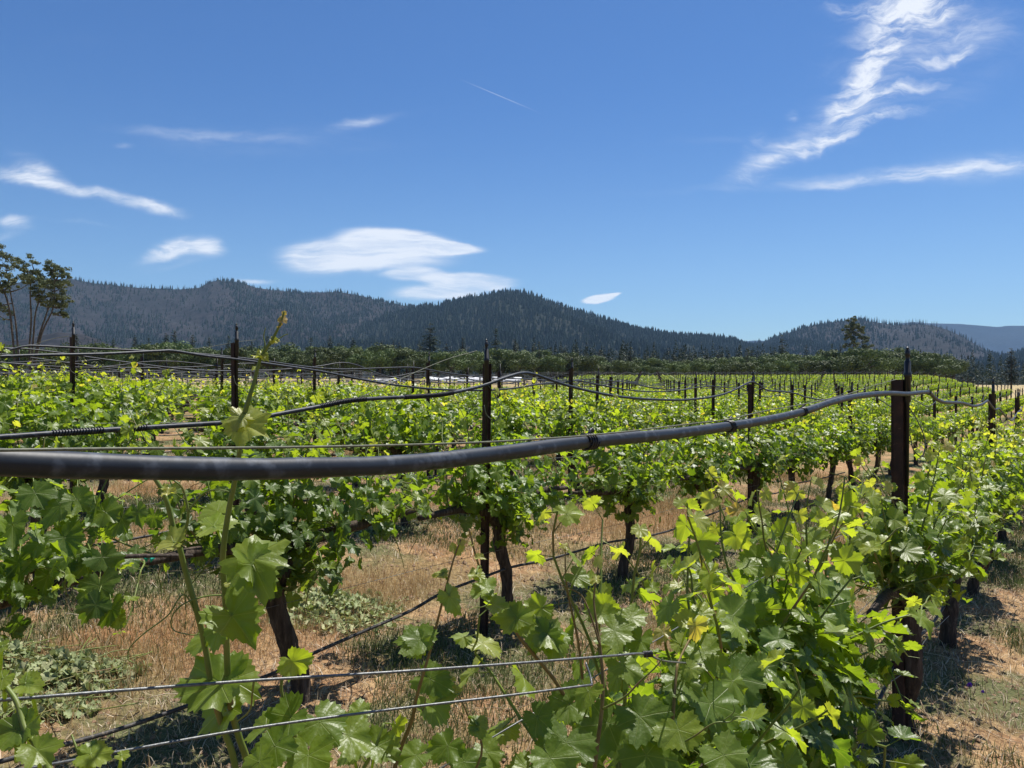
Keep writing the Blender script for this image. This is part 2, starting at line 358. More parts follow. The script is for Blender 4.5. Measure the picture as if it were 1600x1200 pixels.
# hills
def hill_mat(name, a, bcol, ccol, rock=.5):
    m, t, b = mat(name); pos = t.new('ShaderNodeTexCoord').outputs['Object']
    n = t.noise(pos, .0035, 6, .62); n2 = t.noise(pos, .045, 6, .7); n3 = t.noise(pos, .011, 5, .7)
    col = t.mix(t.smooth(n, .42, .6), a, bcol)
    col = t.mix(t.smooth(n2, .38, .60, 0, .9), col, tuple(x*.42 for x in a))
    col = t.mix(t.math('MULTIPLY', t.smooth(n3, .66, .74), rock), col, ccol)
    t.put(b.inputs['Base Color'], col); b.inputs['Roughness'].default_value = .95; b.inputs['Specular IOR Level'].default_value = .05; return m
M['burnt'] = hill_mat('burnt_slope', (.027, .025, .026), (.040, .034, .034), (.17, .15, .14), .5)
M['forest_floor'] = hill_mat('forest_floor', (.022, .028, .020), (.038, .038, .03), (.20, .18, .15), .4)
M['blue'] = hill_mat('far_range_haze_tint', (.014, .028, .062), (.022, .036, .066), (.1, .1, .08), .2)  # blue of distant air haze painted into the base colour
# ================================================================== GROUND (one sheet to the horizon)
def build_ground():
    a = np.concatenate([np.linspace(-180, -62, 30, endpoint=False), np.linspace(-62, -36, 40, endpoint=False), np.linspace(-36, 36, 620, endpoint=False), np.linspace(36, 62, 40, endpoint=False), np.linspace(62, 180, 30, endpoint=False)])
    r = [0.25]
    while r[-1] < 6400: r.append(r[-1]*(1.011 if r[-1] < 18 else (1.03 if r[-1] < 400 else 1.15)))
    r = np.array(r); A, R = np.meshgrid(np.radians(a), r)
    X = R*np.sin(A); Y = R*np.cos(A); Z = gz(X, Y)
    V = np.stack([X, Y, Z], -1).reshape(-1, 3); n, m_ = len(a), len(r)
    i = np.arange(m_-1)[:, None]*n; j = np.arange(n)[None]; j2 = (j+1) % n
    Q = np.stack([i+j, i+j2, i+n+j2, i+n+j], -1).reshape(-1, 4)[:, ::-1]
    c = len(V); V = np.vstack([V, [[0, 0, float(gz(0, 0))]]]); T = np.array([[c, (k+1) % n, k] for k in range(n)])[:, ::-1]
    mb = MB(); mb.add(V, T, Q); mb.obj('ground', M['ground'], kind='structure')
build_ground()

# ================================================================== HILLS
class Ridge:
    def __init__(s, sky, D0, Dc, base, amp, seed, shift=3):
        s.p = np.array(sky, float); s.D0, s.Dc, s.base, s.amp, s.seed, s.shift = D0, Dc, base, amp, seed, shift
    def h(s, px, t):
        y = np.interp(px, s.p[:, 0], s.p[:, 1])+s.shift
        H = CAMZ+(600-y)/1300*s.Dc; tt = np.clip(t, 0, 1)
        sh = 0.35*tt+0.65*tt**1.7
        g = fbm(px/150.0+3*tt, tt*1.6, s.seed, 5)-.5; g2 = 0.5-np.abs(vnoise(px/85.0+2.2*fbm(px/200., tt*2, s.seed+9), tt*1.1, s.seed+4)-.5)
        z = s.base+(H-s.base)*sh+s.amp*np.sin(np.pi*tt)**.8*(g*1.3+(g2-.3)*.9)
        over = np.clip(t-1, 0, None); z = z-over*(H-s.base)*1.2-over*60
        return z
    def xyz(s, px, t):
        Z = s.D0+(s.Dc-s.D0)*t; k = (px-800)/1300; return k*Z, Z, s.h(px, t)
    def build(s, name, matl, x0, x1, dx=4, nt_=90):
        px = np.arange(x0, x1+dx, dx); t = np.linspace(0, 1.35, nt_); PX, T = np.meshgrid(px, t)
        X, Y, Z = s.xyz(PX, T); Z[0] -= 8; n = len(px)
        V = np.stack([X, Y, Z], -1).reshape(-1, 3); i = np.arange(nt_-1)[:, None]*n; j = np.arange(n-1)[None]
        mb = MB(); mb.add(V, quads=np.stack([i+j, i+j+1, i+n+j+1, i+n+j], -1).reshape(-1, 4)); mb.obj(name, matl, kind='structure')
R_left = Ridge([(-500, 470), (-200, 455), (0, 440), (60, 436), (110, 432), (150, 440), (210, 446), (280, 449), (312, 446), (328, 437), (345, 435), (375, 438), (400, 446), (425, 450), (470, 454), (530, 453), (560, 458), (590, 466), (610, 471), (650, 477), (690, 488), (760, 505), (900, 540), (1000, 575), (1100, 600)], 1500, 3200, 2, 125, 11)
R_mid = Ridge([(380, 600), (470, 560), (560, 510), (620, 486), (660, 479), (682, 478), (700, 472), (720, 465), (740, 460), (775, 456), (800, 455), (825, 458), (850, 466), (900, 482), (930, 491), (970, 505), (1000, 514), (1050, 521), (1100, 524), (1140, 529), (1165, 536), (1230, 556), (1320, 590), (1400, 600)], 1100, 2600, 2, 95, 23)
R_right = Ridge([(1060, 590), (1120, 556), (1165, 538), (1200, 529), (1250, 511), (1270, 505), (1320, 498), (1345, 497), (1400, 505), (1435, 503), (1460, 506), (1480, 512), (1500, 521), (1530, 538), (1550, 549), (1600, 570), (1660, 590)], 1500, 3000, 2, 75, 37)
R_low = Ridge([(1430, 600), (1500, 566), (1550, 554), (1600, 549), (1700, 540), (1900, 530), (2200, 520)], 900, 2300, 2, 14, 41)
R_far = Ridge([(1000, 575), (1100, 545), (1150, 534), (1180, 531), (1220, 533), (1300, 520), (1380, 510), (1410, 504), (1425, 502), (1450, 504), (1500, 505), (1560, 510), (1572, 508), (1600, 508), (1700, 504), (1900, 510), (2300, 530)], 4300, 6600, 5, 110, 51, 0)
R_foot = Ridge([(-500, 520), (-100, 535), (20, 530), (90, 516), (130, 519), (180, 536), (240, 562), (330, 566), (400, 580), (470, 600)], 900, 1500, 2, 16, 61)
R_left.build('hills', M['burnt'], -500, 1100)
R_mid.build('hills', M['forest_floor'], 380, 1400)
R_right.build('hills', M['burnt'], 1060, 1660)
R_low.build('hills', M['forest_floor'], 1430, 2200)
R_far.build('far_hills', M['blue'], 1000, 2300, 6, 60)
R_foot.build('hills', M['burnt'], -500, 470)

rng = np.random.default_rng(7)
def cone_trees(mb, X, Y, Z, H, W, age, tiers=2, sides=5, snag=False):
    """many small conifers in one mesh"""
    N = len(X)
    if not N: return
    th0 = rng.uniform(0, 6.28, N); 
    for k in range(tiers):
        z0 = (0.08+0.42*k)*H; z1 = H*(1.0 if k == tiers-1 else .72); w = W*(1-.42*k)
        th = th0[:, None]+np.arange(sides)*2*np.pi/sides
        rr = w[:, None]*rng.uniform(.7, 1.25, (N, sides)); zz = z0[:, None]+H[:, None]*rng.uniform(-.07, .07, (N, sides))
        ring = np.stack([X[:, None]+rr*np.cos(th), Y[:, None]+rr*np.sin(th), Z[:, None]+zz], -1)
        top = np.stack([X, Y, Z+z1], -1)[:, None]
        V = np.concatenate([ring, top], 1); j = np.arange(sides)
        T = np.stack([j, (j+1) % sides, np.full(sides, sides)], -1)
        F = (np.arange(N)[:, None, None]*(sides+1)+T[None]).reshape(-1, 3)
        mb.add(V.reshape(-1, 3), F, age=np.repeat(age, sides+1))
def scatter_ridge(mb, R, x0, x1, N, dens, h=(11, 20), tmin=.0, crest=0, wf=.25):
    px = rng.uniform(x0, x1, N); t = tmin+(1.02-tmin)*rng.uniform(0, 1, N)**.8
    if crest: 
        c = rng.uniform(0, 1, N) < crest; t[c] = rng.uniform(.97, 1.0, c.sum())
    keep = rng.uniform(0, 1, N) < dens(px, t); px, t = px[keep], t[keep]
    X, Y, Z = R.xyz(px, t); H = (h[0]+(h[1]*1.15-h[0])*rng.uniform(0, 1, len(px))**1.9)*(.62+.6*fbm(px/30., t*8, 5)); 
    cone_trees(mb, X, Y, Z-1, H, H*rng.uniform(.75, 1.25, len(px))*wf, rng.uniform(0, 1, len(px)))
mbf = MB()
def dl(px, t): return np.clip(sstep(px, 330, 520)*.85+.22+.9*(sstep(fbm(px/60., t*5, 77), .52, .64)), 0, 1)*.9
scatter_ridge(mbf, R_left, -250, 700, 42000, dl, (4, 17))
scatter_ridge(mbf, R_left, -250, 700, 420, lambda p, t: sstep(fbm(p/25., t, 3), .4, .6), (8, 22), crest=1, wf=.18)
scatter_ridge(mbf, R_mid, 480, 1330, 30000, lambda p, t: .55+.45*sstep(fbm(p/40., t*6, 5), .35, .5), (8, 21))
scatter_ridge(mbf, R_right, 1100, 1600, 16000, lambda p, t: np.clip(.95-.85*sstep(p+80*(fbm(p/30., t*5, 8)-.5), 1300, 1400), .10, 1), (6, 19))
scatter_ridge(mbf, R_low, 1440, 1900, 5000, lambda p, t: .8+0*p, (9, 17))
scatter_ridge(mbf, R_foot, -250, 430, 1500, lambda p, t: sstep(fbm(p/40., t*3, 5), .5, .62), (5, 10))
mbf.obj('conifer_forest', M['fir'], kind='stuff', label='dense dark conifers covering the mountain slopes', smooth=False)
mbs = MB()   # bare burnt snags: thin
def snags(R, x0, x1, N, h, dens, crest=0):
    px = rng.uniform(x0, x1, N); t = rng.uniform(.1, 1.0, N)
    if crest: t[:] = rng.uniform(.98, 1.0, N)
    keep = rng.uniform(0, 1, N) < dens(px, t); px, t = px[keep], t[keep]; X, Y, Z = R.xyz(px, t)
    H = rng.uniform(*h, len(px)); cone_trees(mbs, X, Y, Z-1, H, H*.05+.25, rng.uniform(0, 1, len(px)), 1, 4)
snags(R_right, 1340, 1540, 260, (12, 26), lambda p, t: .6+0*p, 1); snags(R_right, 1330, 1600, 1500, (8, 15), lambda p, t: .9+0*p)
snags(R_left, -200, 560, 300, (12, 24), lambda p, t: .5+0*p, 1); snags(R_left, -200, 500, 1600, (8, 15), lambda p, t: .8+0*p)
M['snag'] = simple('burnt_snag', [(.3, (.028, .024, .024)), (.7, (.06, .052, .052))], .2, .9, 0)
mbs.obj('burnt_forest', M['snag'], kind='stuff', label='bare burnt tree trunks standing on the mountain slopes', smooth=False)

# ================================================================== TREES
def rand_unit(n):
    v = rng.normal(size=(n, 3)); return v/np.linalg.norm(v, axis=1)[:, None]
def leaf_quads(mb, P, size, nrm=None, age=0.5, asp=.8):
    """small bent leaf sprays"""
    N = len(P); n = rand_unit(N) if nrm is None else nrm+0.55*rand_unit(N)
    n /= np.linalg.norm(n, axis=1)[:, None]; a = rand_unit(N); tx = np.cross(n, a); tx /= np.linalg.norm(tx, axis=1)[:, None]+1e-9; ty = np.cross(n, tx)
    s = np.broadcast_to(size, (N,))[:, None]
    V = np.stack([P-tx*s*.5, P+ty*s*asp*.5+n*s*.12, P+tx*s*.5, P-ty*s*asp*.5-n*s*.08], 1).reshape(-1, 3)
    i = np.arange(N)[:, None]*4; mb.add(V, quads=i+np.array([0, 3, 2, 1]), age=np.repeat(np.broadcast_to(age, (N,)), 4))
def make_oak(seed, H=8.0, W=8.0):
    g = np.random.default_rng(seed); tr = MB(); cr = MB()
    th = crom([[0, 0, -.5], [g.normal(0, .15), 0, H*.15], [g.normal(0, .3), g.normal(0, .3), H*.33]], 4); tr.tube(th, np.linspace(.38, .26, len(th)), 7)
    lobes = []
    for i in range(15):
        a = g.uniform(0, 6.28); rr = W*.34*g.uniform(.15, 1)**.6; z = H*g.uniform(.34, .84)*(1-.25*rr/W)
        c = np.array([rr*np.cos(a), rr*np.sin(a), z]); lobes.append((c, W*g.uniform(.12, .21)))
        if i < 8: p = crom([th[-1], (th[-1]+c)/2+[0, 0, g.uniform(-.2, .5)], c], 3); tr.tube(p, np.linspace(.16, .04, len(p)), 5)
    for c, r in lobes:
        n = int(210*(r/(W*.16))**2); d = g.normal(size=(n, 3)); d /= np.linalg.norm(d, axis=1)[:, None]
        P = c+d*np.array([1, 1, .72])*r*(g.uniform(.55, 1.12, n)[:, None])
        P[:, 2] = np.maximum(P[:, 2], H*.10)
        leaf_quads(cr, P, g.uniform(.28, .5, n), d, g.uniform(0, 1)*.4+g.uniform(0, .6, n))
    return tr.mesh('trunk', M['treebark']), cr.mesh('crown', M['oak'], False)
def make_fir(seed, H=18.0, W=5.5, bare=.12, gap=0.0):
    g = np.random.default_rng(seed); tr = MB(); cr = MB()
    tr.tube([[0, 0, -.5], [0, 0, H*.5], [g.normal(0, .1), 0, H*.99]], [H*.016, H*.010, .03], 6)
    z = H*bare
    while z < H*.985:
        f = 1-z/H; L = W*.5*(f**.75)*1.05+.15; nb = g.integers(4, 7); a0 = g.uniform(0, 6.28)
        if g.uniform() > gap:
            for b in range(nb):
                a = a0+b*6.28/nb+g.normal(0, .2); l = L*g.uniform(.55, 1.2); dr_ = g.uniform(.15, .5)
                end = np.array([np.cos(a)*l, np.sin(a)*l, -l*dr_+.1*l]); n = max(5, int(l*7))
                tt = g.uniform(.1, 1, n)[:, None]**.7; P = np.array([0, 0, z])+end*tt+g.normal(0, .12+.09*l, (n, 3))*[1, 1, .6]
                leaf_quads(cr, P, g.uniform(.35, .75, n)*(.5+.5*min(1, l)), np.tile([0, 0, 1.0], (n, 1)), g.uniform(0, 1, n), .55)
                if l > .8: tr.tube([[0, 0, z], [end[0]*.8, end[1]*.8, z+end[2]*.8]], [.05, .015], 3, cap=False)
        z += H*.028*g.uniform(.7, 1.3)
    return tr.mesh('trunk', M['treebark']), cr.mesh('crown', M['fir'], False)
oaks = [make_oak(s, 8, w) for s, w in ((1, 8.5), (2, 9.5), (3, 7.5), (4, 10))]
firs = [make_fir(11, 18, 5.5), make_fir(12, 18, 6.5, .18, .15), make_fir(13, 18, 4.6, .08), make_fir(14, 18, 6.0, .25, .3)]
def plant(name, var, x, y, sc, label, cat, group=None):
    e = empty(name, (x, y, float(gz(x, y, False))), label, cat, group, rng.uniform(0, 6.28), sc if isinstance(sc, tuple) else (sc,)*3)
    link('trunk', var[0], e); link('crown', var[1], e); return e
prof = np.array([(-120, 540), (0, 541), (50, 535), (100, 537), (170, 536), (240, 534), (330, 539), (400, 541), (450, 546), (500, 541), (560, 542), (640, 545), (700, 546), (800, 549), (900, 553), (950, 560), (1060, 566), (1150, 560), (1190, 554), (1250, 557), (1300, 549), (1390, 543), (1440, 551), (1480, 552), (1505, 566)], float)
i = 0
for layer, (z0, z1, step, dy) in enumerate(((205, 225, 25, 5), (240, 270, 23, 0))):
    px = -110.0
    while px < (1505 if layer == 0 else 1490):
        Zd = rng.uniform(z0, z1); ty = np.interp(px, prof[:, 0], prof[:, 1])+dy+rng.uniform(-8, 7)
        x = (px-800)/1300*Zd; base = float(gz(x, Zd, False)); h = (CAMZ+(600-ty)/1300*Zd-base)/8.0/.93
        s = (max(h, .6)*rng.uniform(.85, 1.25), max(h, .6)*rng.uniform(.85, 1.25), max(h, .6))
        plant('oak_tree', oaks[i % 4], x, Zd, s, 'rounded dark green oak in the band of trees closing off the vineyard', 'tree', 'oaks in the band of trees behind the vineyard')
        i += 1; px += step*rng.uniform(.75, 1.3)
tall = [(672, 503, 262, 1, 1.0, 'tall dark conifer above the tree band, between the thin post and the white row covers', 1.35), (775, 512, 275, 3, 1.0, 'thin sparse conifer rising just behind the rusty post of the second row', 1.0),
        (897, 549, 300, 2, 1.0, 'dark pointed conifer at the foot of the big wooded mountain', .9), (937, 545, 300, 0, 1.0, 'broad dark conifer, wider of a close pair below the big wooded mountain', 1.0),
        (1222, 521, 330, 1, 1.0, 'tall narrow conifer in front of the burnt hill, beside a shorter one', .75), (1260, 538, 330, 0, 1.0, 'short pointed conifer in front of the burnt hill', .75), (1300, 536, 340, 3, 1.0, 'small conifer with a thin top beside the huge pine', .8), (1313, 538, 340, 2, 1.0, 'small conifer with its crown touching the huge pine', .8),
        (1580, 542, 190, 1, 1.0, 'dark conifer standing apart at the vineyard edge below the blue range', 1.15)]
for px, ty, Zd, vi, q, lab, wf in tall:
    x = (px-800)/1300*Zd; base = float(gz(x, Zd, False)); h = (CAMZ+(600-ty)/1300*Zd-base)/18.0
    plant('conifer', firs[vi], x, Zd, (h*wf*1.25, h*wf*1.25, h), lab, 'conifer tree')
for k in range(46):
    px = 130+k*24+rng.uniform(-12, 12); Zd = rng.uniform(245, 300)
    if min(abs(px-t_[0]) for t_ in tall) < 12: continue
    ty = np.interp(px, prof[:, 0], prof[:, 1])-rng.uniform(0, 3)**2*1.3-(9 if px < 850 else 7)+rng.uniform(-3, 4); x = (px-800)/1300*Zd; base = float(gz(x, Zd, False)); h = (CAMZ+(600-ty)/1300*Zd-base)/18.0
    plant('conifer', firs[int(rng.integers(4))], x, Zd, (h*rng.uniform(1, 1.7), h*rng.uniform(1, 1.7), h), 'one of the pointed dark conifers poking up among the oaks of the tree band', 'conifer tree', 'conifers among the oaks of the tree band')
# forest belt on the valley floor: nobody could count it
belt = MB()
def belt_trees(x0, x1, z0, z1, N, h):
    px = rng.uniform(x0, x1, N); Zd = rng.uniform(z0, z1, N); X = (px-800)/1300*Zd; H = rng.uniform(*h, N)
    Z = gz(X, Zd, False)
    for k in range(N):
        n = 95; zz = rng.uniform(.06, 1, n)**.85; l = (1-zz)**.8*H[k]*.19*rng.uniform(.5, 1, n); a = rng.uniform(0, 6.28, n)
        P = np.stack([X[k]+np.cos(a)*l, Zd[k]+np.sin(a)*l, Z[k]+zz*H[k]-l*.25], -1)
        leaf_quads(belt, P, H[k]*(.035+.085*(1-zz)), np.stack([np.cos(a)*.5, np.sin(a)*.5, np.full(n, .8)], -1), rng.uniform(0, 1)*.6+rng.uniform(0, .4, n), .7)
belt_trees(800, 1230, 300, 480, 480, (10, 16.5)); belt_trees(-200, 900, 330, 520, 170, (9, 14)); belt_trees(1180, 1800, 330, 560, 260, (9, 16)); belt_trees(-300, 1900, 560, 900, 500, (10, 18))
belt.obj('valley_forest', M['fir'], kind='stuff', label='dark conifer wood on the valley floor behind the oaks', smooth=False)
# big multi-stemmed grey pines at the left edge, the huge pine at the right
def crown_clump(cr, g, c, r, n, size):
    d = g.normal(size=(n, 3)); d /= np.linalg.norm(d, axis=1)[:, None]
    P = c+d*np.array([1, 1, .6])*r*(g.uniform(.25, 1.1, n)[:, None]); leaf_quads(cr, P, g.uniform(.6, 1.25, n)*size, d*[.6, .6, 1], g.uniform(0, .5)+g.uniform(0, .5, n), .5)
def grey_pine(name, px0, Zd, stems, label, seed, clumps, mt='pine', r0=.17, size=.30):
    g = np.random.default_rng(seed); x0 = (px0-800)/1300*Zd; base = float(gz(x0, Zd, False)); tr = MB(); cr = MB()
    def loc(px, py, dz=0): return np.array([(px-px0)/1300*Zd, dz, CAMZ+(600-py)/1300*Zd-base])
    lines = []
    for st in stems:
        P = [loc(px, py, (g.uniform(-1.5, 1.5) if k > 1 else 0)) for k, (px, py) in enumerate(st)]; P[0][2] = -.4; L = crom(P, 5); lines.append(L)
        tr.tube(L, np.linspace(r0, .06, len(L)), 7)
    allp = np.vstack(lines)
    if px0 < 100: clumps = clumps+[(a+g.uniform(-9, 9), b+g.uniform(-6, 9), r*.6) for a, b, r in clumps for _ in range(1)]
    for px, py, r in clumps:
        c = loc(px, py, g.uniform(-2.2, 2.2)); rr = r/1300*Zd
        near = allp[np.argmin(np.linalg.norm(allp-c-[0, 0, -rr*1.2], axis=1))]
        tr.tube(crom([near, (near+c)/2+[0, 0, -.2], c], 3), np.linspace(.10, .03, 7), 4, cap=False)
        for q in range(6):
            crown_clump(cr, g, c+g.normal(0, .8, 3)*rr*[1, 1, .75], rr*.58, int(50+rr*34)*(1 if px0 < 100 else 2), size)
    e = empty(name, (x0, Zd, base), label, 'pine tree'); tr.obj('trunk', M['treebark'], e); cr.obj('crown', M[mt], e, smooth=False)
grey_pine('pine_tree', 30, 118, [[(32, 592), (28, 545), (18, 500), (10, 455), (8, 415)], [(26, 535), (14, 480), (-4, 430), (-10, 405)]], 'tall grey-green pine with one leaning trunk, cut by the edge of the photo', 5,
          [(10, 410, 13), (22, 416, 11), (0, 405, 13), (-14, 418, 14), (25, 432, 10), (5, 432, 12), (-12, 445, 13), (12, 450, 9), (30, 444, 6), (-18, 470, 14), (-2, 480, 9), (6, 488, 7), (-25, 400, 12)])
grey_pine('pine_tree', 48, 124, [[(47, 592), (46, 545), (48, 500), (50, 450), (55, 420)], [(47, 590), (52, 530), (60, 480), (72, 430)], [(48, 590), (60, 530), (72, 485), (82, 440), (86, 425)], [(49, 590), (64, 525), (80, 480), (92, 440)]], 'wide grey-green pine fanning out into four dark stems at the skyline', 6,
          [(50, 416, 10), (62, 412, 9), (46, 430, 8), (56, 436, 9), (72, 418, 10), (80, 424, 11), (70, 436, 11), (88, 436, 11), (98, 430, 8), (102, 446, 8), (84, 450, 12), (66, 452, 9), (96, 460, 10), (76, 466, 10), (88, 474, 9), (60, 462, 6), (98, 478, 7), (101, 424, 5), (70, 478, 6), (93, 492, 5)])
grey_pine('pine_tree', 1333, 300, [[(1334, 600), (1334, 560), (1333, 530), (1332, 498)]], 'huge spreading pine towering in front of the burnt hill', 8,
          [(1333, 500, 4), (1328, 506, 5), (1338, 507, 5), (1332, 513, 6), (1341, 516, 5), (1324, 516, 5), (1334, 522, 6), (1326, 526, 5), (1343, 527, 4), (1331, 533, 6), (1338, 540, 4), (1325, 539, 4), (1333, 548, 3)], 'pine', .35, .62)
grey_pine('pine_tree', 1348, 310, [[(1348, 600), (1348, 560), (1349, 520)]], 'smaller dark pine with its crown leaning on the huge one', 9,
          [(1348, 520, 5), (1350, 530, 6), (1346, 540, 7), (1352, 548, 7), (1345, 556, 7), (1354, 562, 6)], 'pine', .28, .5)
# far fence at the dry field, and white row covers
def field_fence():
    e = empty('field_fence', (-45, 150, float(gz(-45, 150, False))), 'pale posts of a thin fence along the dry field below the tree band', 'fence')
    posts = []
    for k in range(24):
        px = -40+k*27.0; Zd = 168; x = (px-800)/1300*Zd; z = float(gz(x, Zd, False)); ex, ey, ez = e.location
        posts.append((x-ex, Zd-ey, z-ez))
    pm = MB(); pm.box((0, 0, .75), (.06, .06, .8)); pm.box((0, 0, 1.56), (.08, .08, .02)); pme = pm.mesh('post', M['fencewood'], False)
    for p in posts: link('post', pme, e, p)
    for h in (.5, 1.0, 1.45):
        rm = MB(); rm.tube([(x, y-.07, z+h) for x, y, z in posts], .018, 4); rm.obj('fence_wire', M['wire'], e)
field_fence()
for k, (pa, pb, Zd, h, lab) in enumerate(((668, 815, 112, .55, 'long low white row cover glimpsed behind the vine rows'), (588, 640, 104, .45, 'short low white row cover glimpsed behind the vine rows'))):
    xa, xb = (pa-800)/1300*Zd, (pb-800)/1300*Zd; n = 40; xs = np.linspace(xa, xb, n); mb = MB(); V = []
    zc = np.array([float(gz(x, Zd, False)) for x in xs])
    for j in range(7):
        a = np.pi*j/6; V.append(np.stack([xs, Zd-np.cos(a)*1.1+0*xs, zc+np.sin(a)*h*(1+.12*np.sin(xs*2.1)*(j == 3))], -1))
    V = np.stack(V); i_ = np.arange(6)[:, None]*n; j_ = np.arange(n-1)[None]
    c0 = np.array([xa, Zd, zc[0]])
    mb.add(V.reshape(-1, 3), quads=np.stack([i_+j_, i_+j_+1, i_+n+j_+1, i_+n+j_], -1).reshape(-1, 4))
    mb.obj('row_cover', M['white'], label=lab, category='row cover')
# ================================================================== GRAPE LEAVES
def leaf_template(n, ring=True, serr=.07):
    th0 = np.array([0, 28, 52, 80, 108, 140, 163, 180]); r0 = np.array([1.0, .77, .92, .74, .80, .72, .62, .14])
    a = np.linspace(-180, 180, n, endpoint=False); r = np.interp(np.abs(a), th0, r0)
    if serr: r = r*(1+serr*np.where(np.arange(n) % 2, 1, -1))
    P = np.stack([np.sin(np.radians(a))*r*.98, np.cos(np.radians(a))*r], 1)
    if ring:
        pts = np.vstack([[[0, 0]], P*.52, P]); T = []
        for k in range(n):
            k2 = (k+1) % n; T += [[0, 1+k2, 1+k], [1+k, 1+k2, 1+n+k2], [1+k, 1+n+k2, 1+n+k]]
    else:
        pts = np.vstack([[[0, 0]], P]); T = [[0, 1+(k+1) % n, 1+k] for k in range(n)]
    return pts, np.array(T)
T_HI = leaf_template(46); T_MED = leaf_template(16, False, .05); T_LOW = leaf_template(7, False, 0)
def nz(v): return v/(np.linalg.norm(v, axis=-1, keepdims=True)+1e-9)
def add_leaves(mb, tmpl, P, Nn, Td, S, age, g, curl=1.25):
    pts, T = tmpl; N = len(P); Nn = nz(Nn); Td = nz(Td-Nn*np.sum(Nn*Td, 1, keepdims=True)); B = np.cross(Td, Nn)
    th = np.arctan2(pts[None, :, 0], pts[None, :, 1]); p1, p2, p3 = (g.uniform(0, 6.28, (N, 1)) for _ in range(3))
    md = 1+.09*np.sin(2*th+p1)+.08*np.sin(3*th+p2)+.05*np.sin(7*th+p3); x = pts[None, :, 0]*md*g.uniform(.84, 1.14, (N, 1)); y = pts[None, :, 1]*md; r2 = x*x+y*y
    ca = g.uniform(-.05, .38, (N, 1))*curl; cb = g.uniform(-.15, .35, (N, 1))*curl; cc = g.uniform(.05, .16, (N, 1))*curl; ph = g.uniform(0, 6.28, (N, 1)); fd = g.uniform(-.1, .42, (N, 1))*curl
    z = -ca*y*np.abs(y)-cb*x*x+cc*np.sin(5*np.arctan2(x, y)+ph)*r2+fd*np.abs(x)+.05*curl*np.sin(11*np.arctan2(x, y)+ph*3)*r2
    s = S[:, None, None]
    V = P[:, None]+s*(x[..., None]*B[:, None]+y[..., None]*Td[:, None]+z[..., None]*Nn[:, None])
    m_ = len(pts); F = (np.arange(N)[:, None, None]*m_+T[None]).reshape(-1, 3)
    mb.add(V.reshape(-1, 3), F, age=np.repeat(age, m_), uvs=np.tile(pts, (N, 1)))
def thin(mb, A, Bp, r, age=.3):
    """many thin 3-sided stalks A->B"""
    N = len(A); d = nz(Bp-A); a = np.cross(d, np.array([.3, .2, .93])); a = nz(a); b = np.cross(d, a); th = np.array([0, 2.09, 4.19]); r = np.broadcast_to(r, (N,))[:, None, None]
    o = r*(np.cos(th)[None, :, None]*a[:, None]+np.sin(th)[None, :, None]*b[:, None])
    V = np.concatenate([A[:, None]+o, Bp[:, None]+o*.7], 1).reshape(-1, 3); j = np.arange(3); q = np.stack([j, (j+1) % 3, 3+(j+1) % 3, 3+j], -1)
    mb.add(V, quads=(np.arange(N)[:, None, None]*6+q[None]).reshape(-1, 4), age=age)
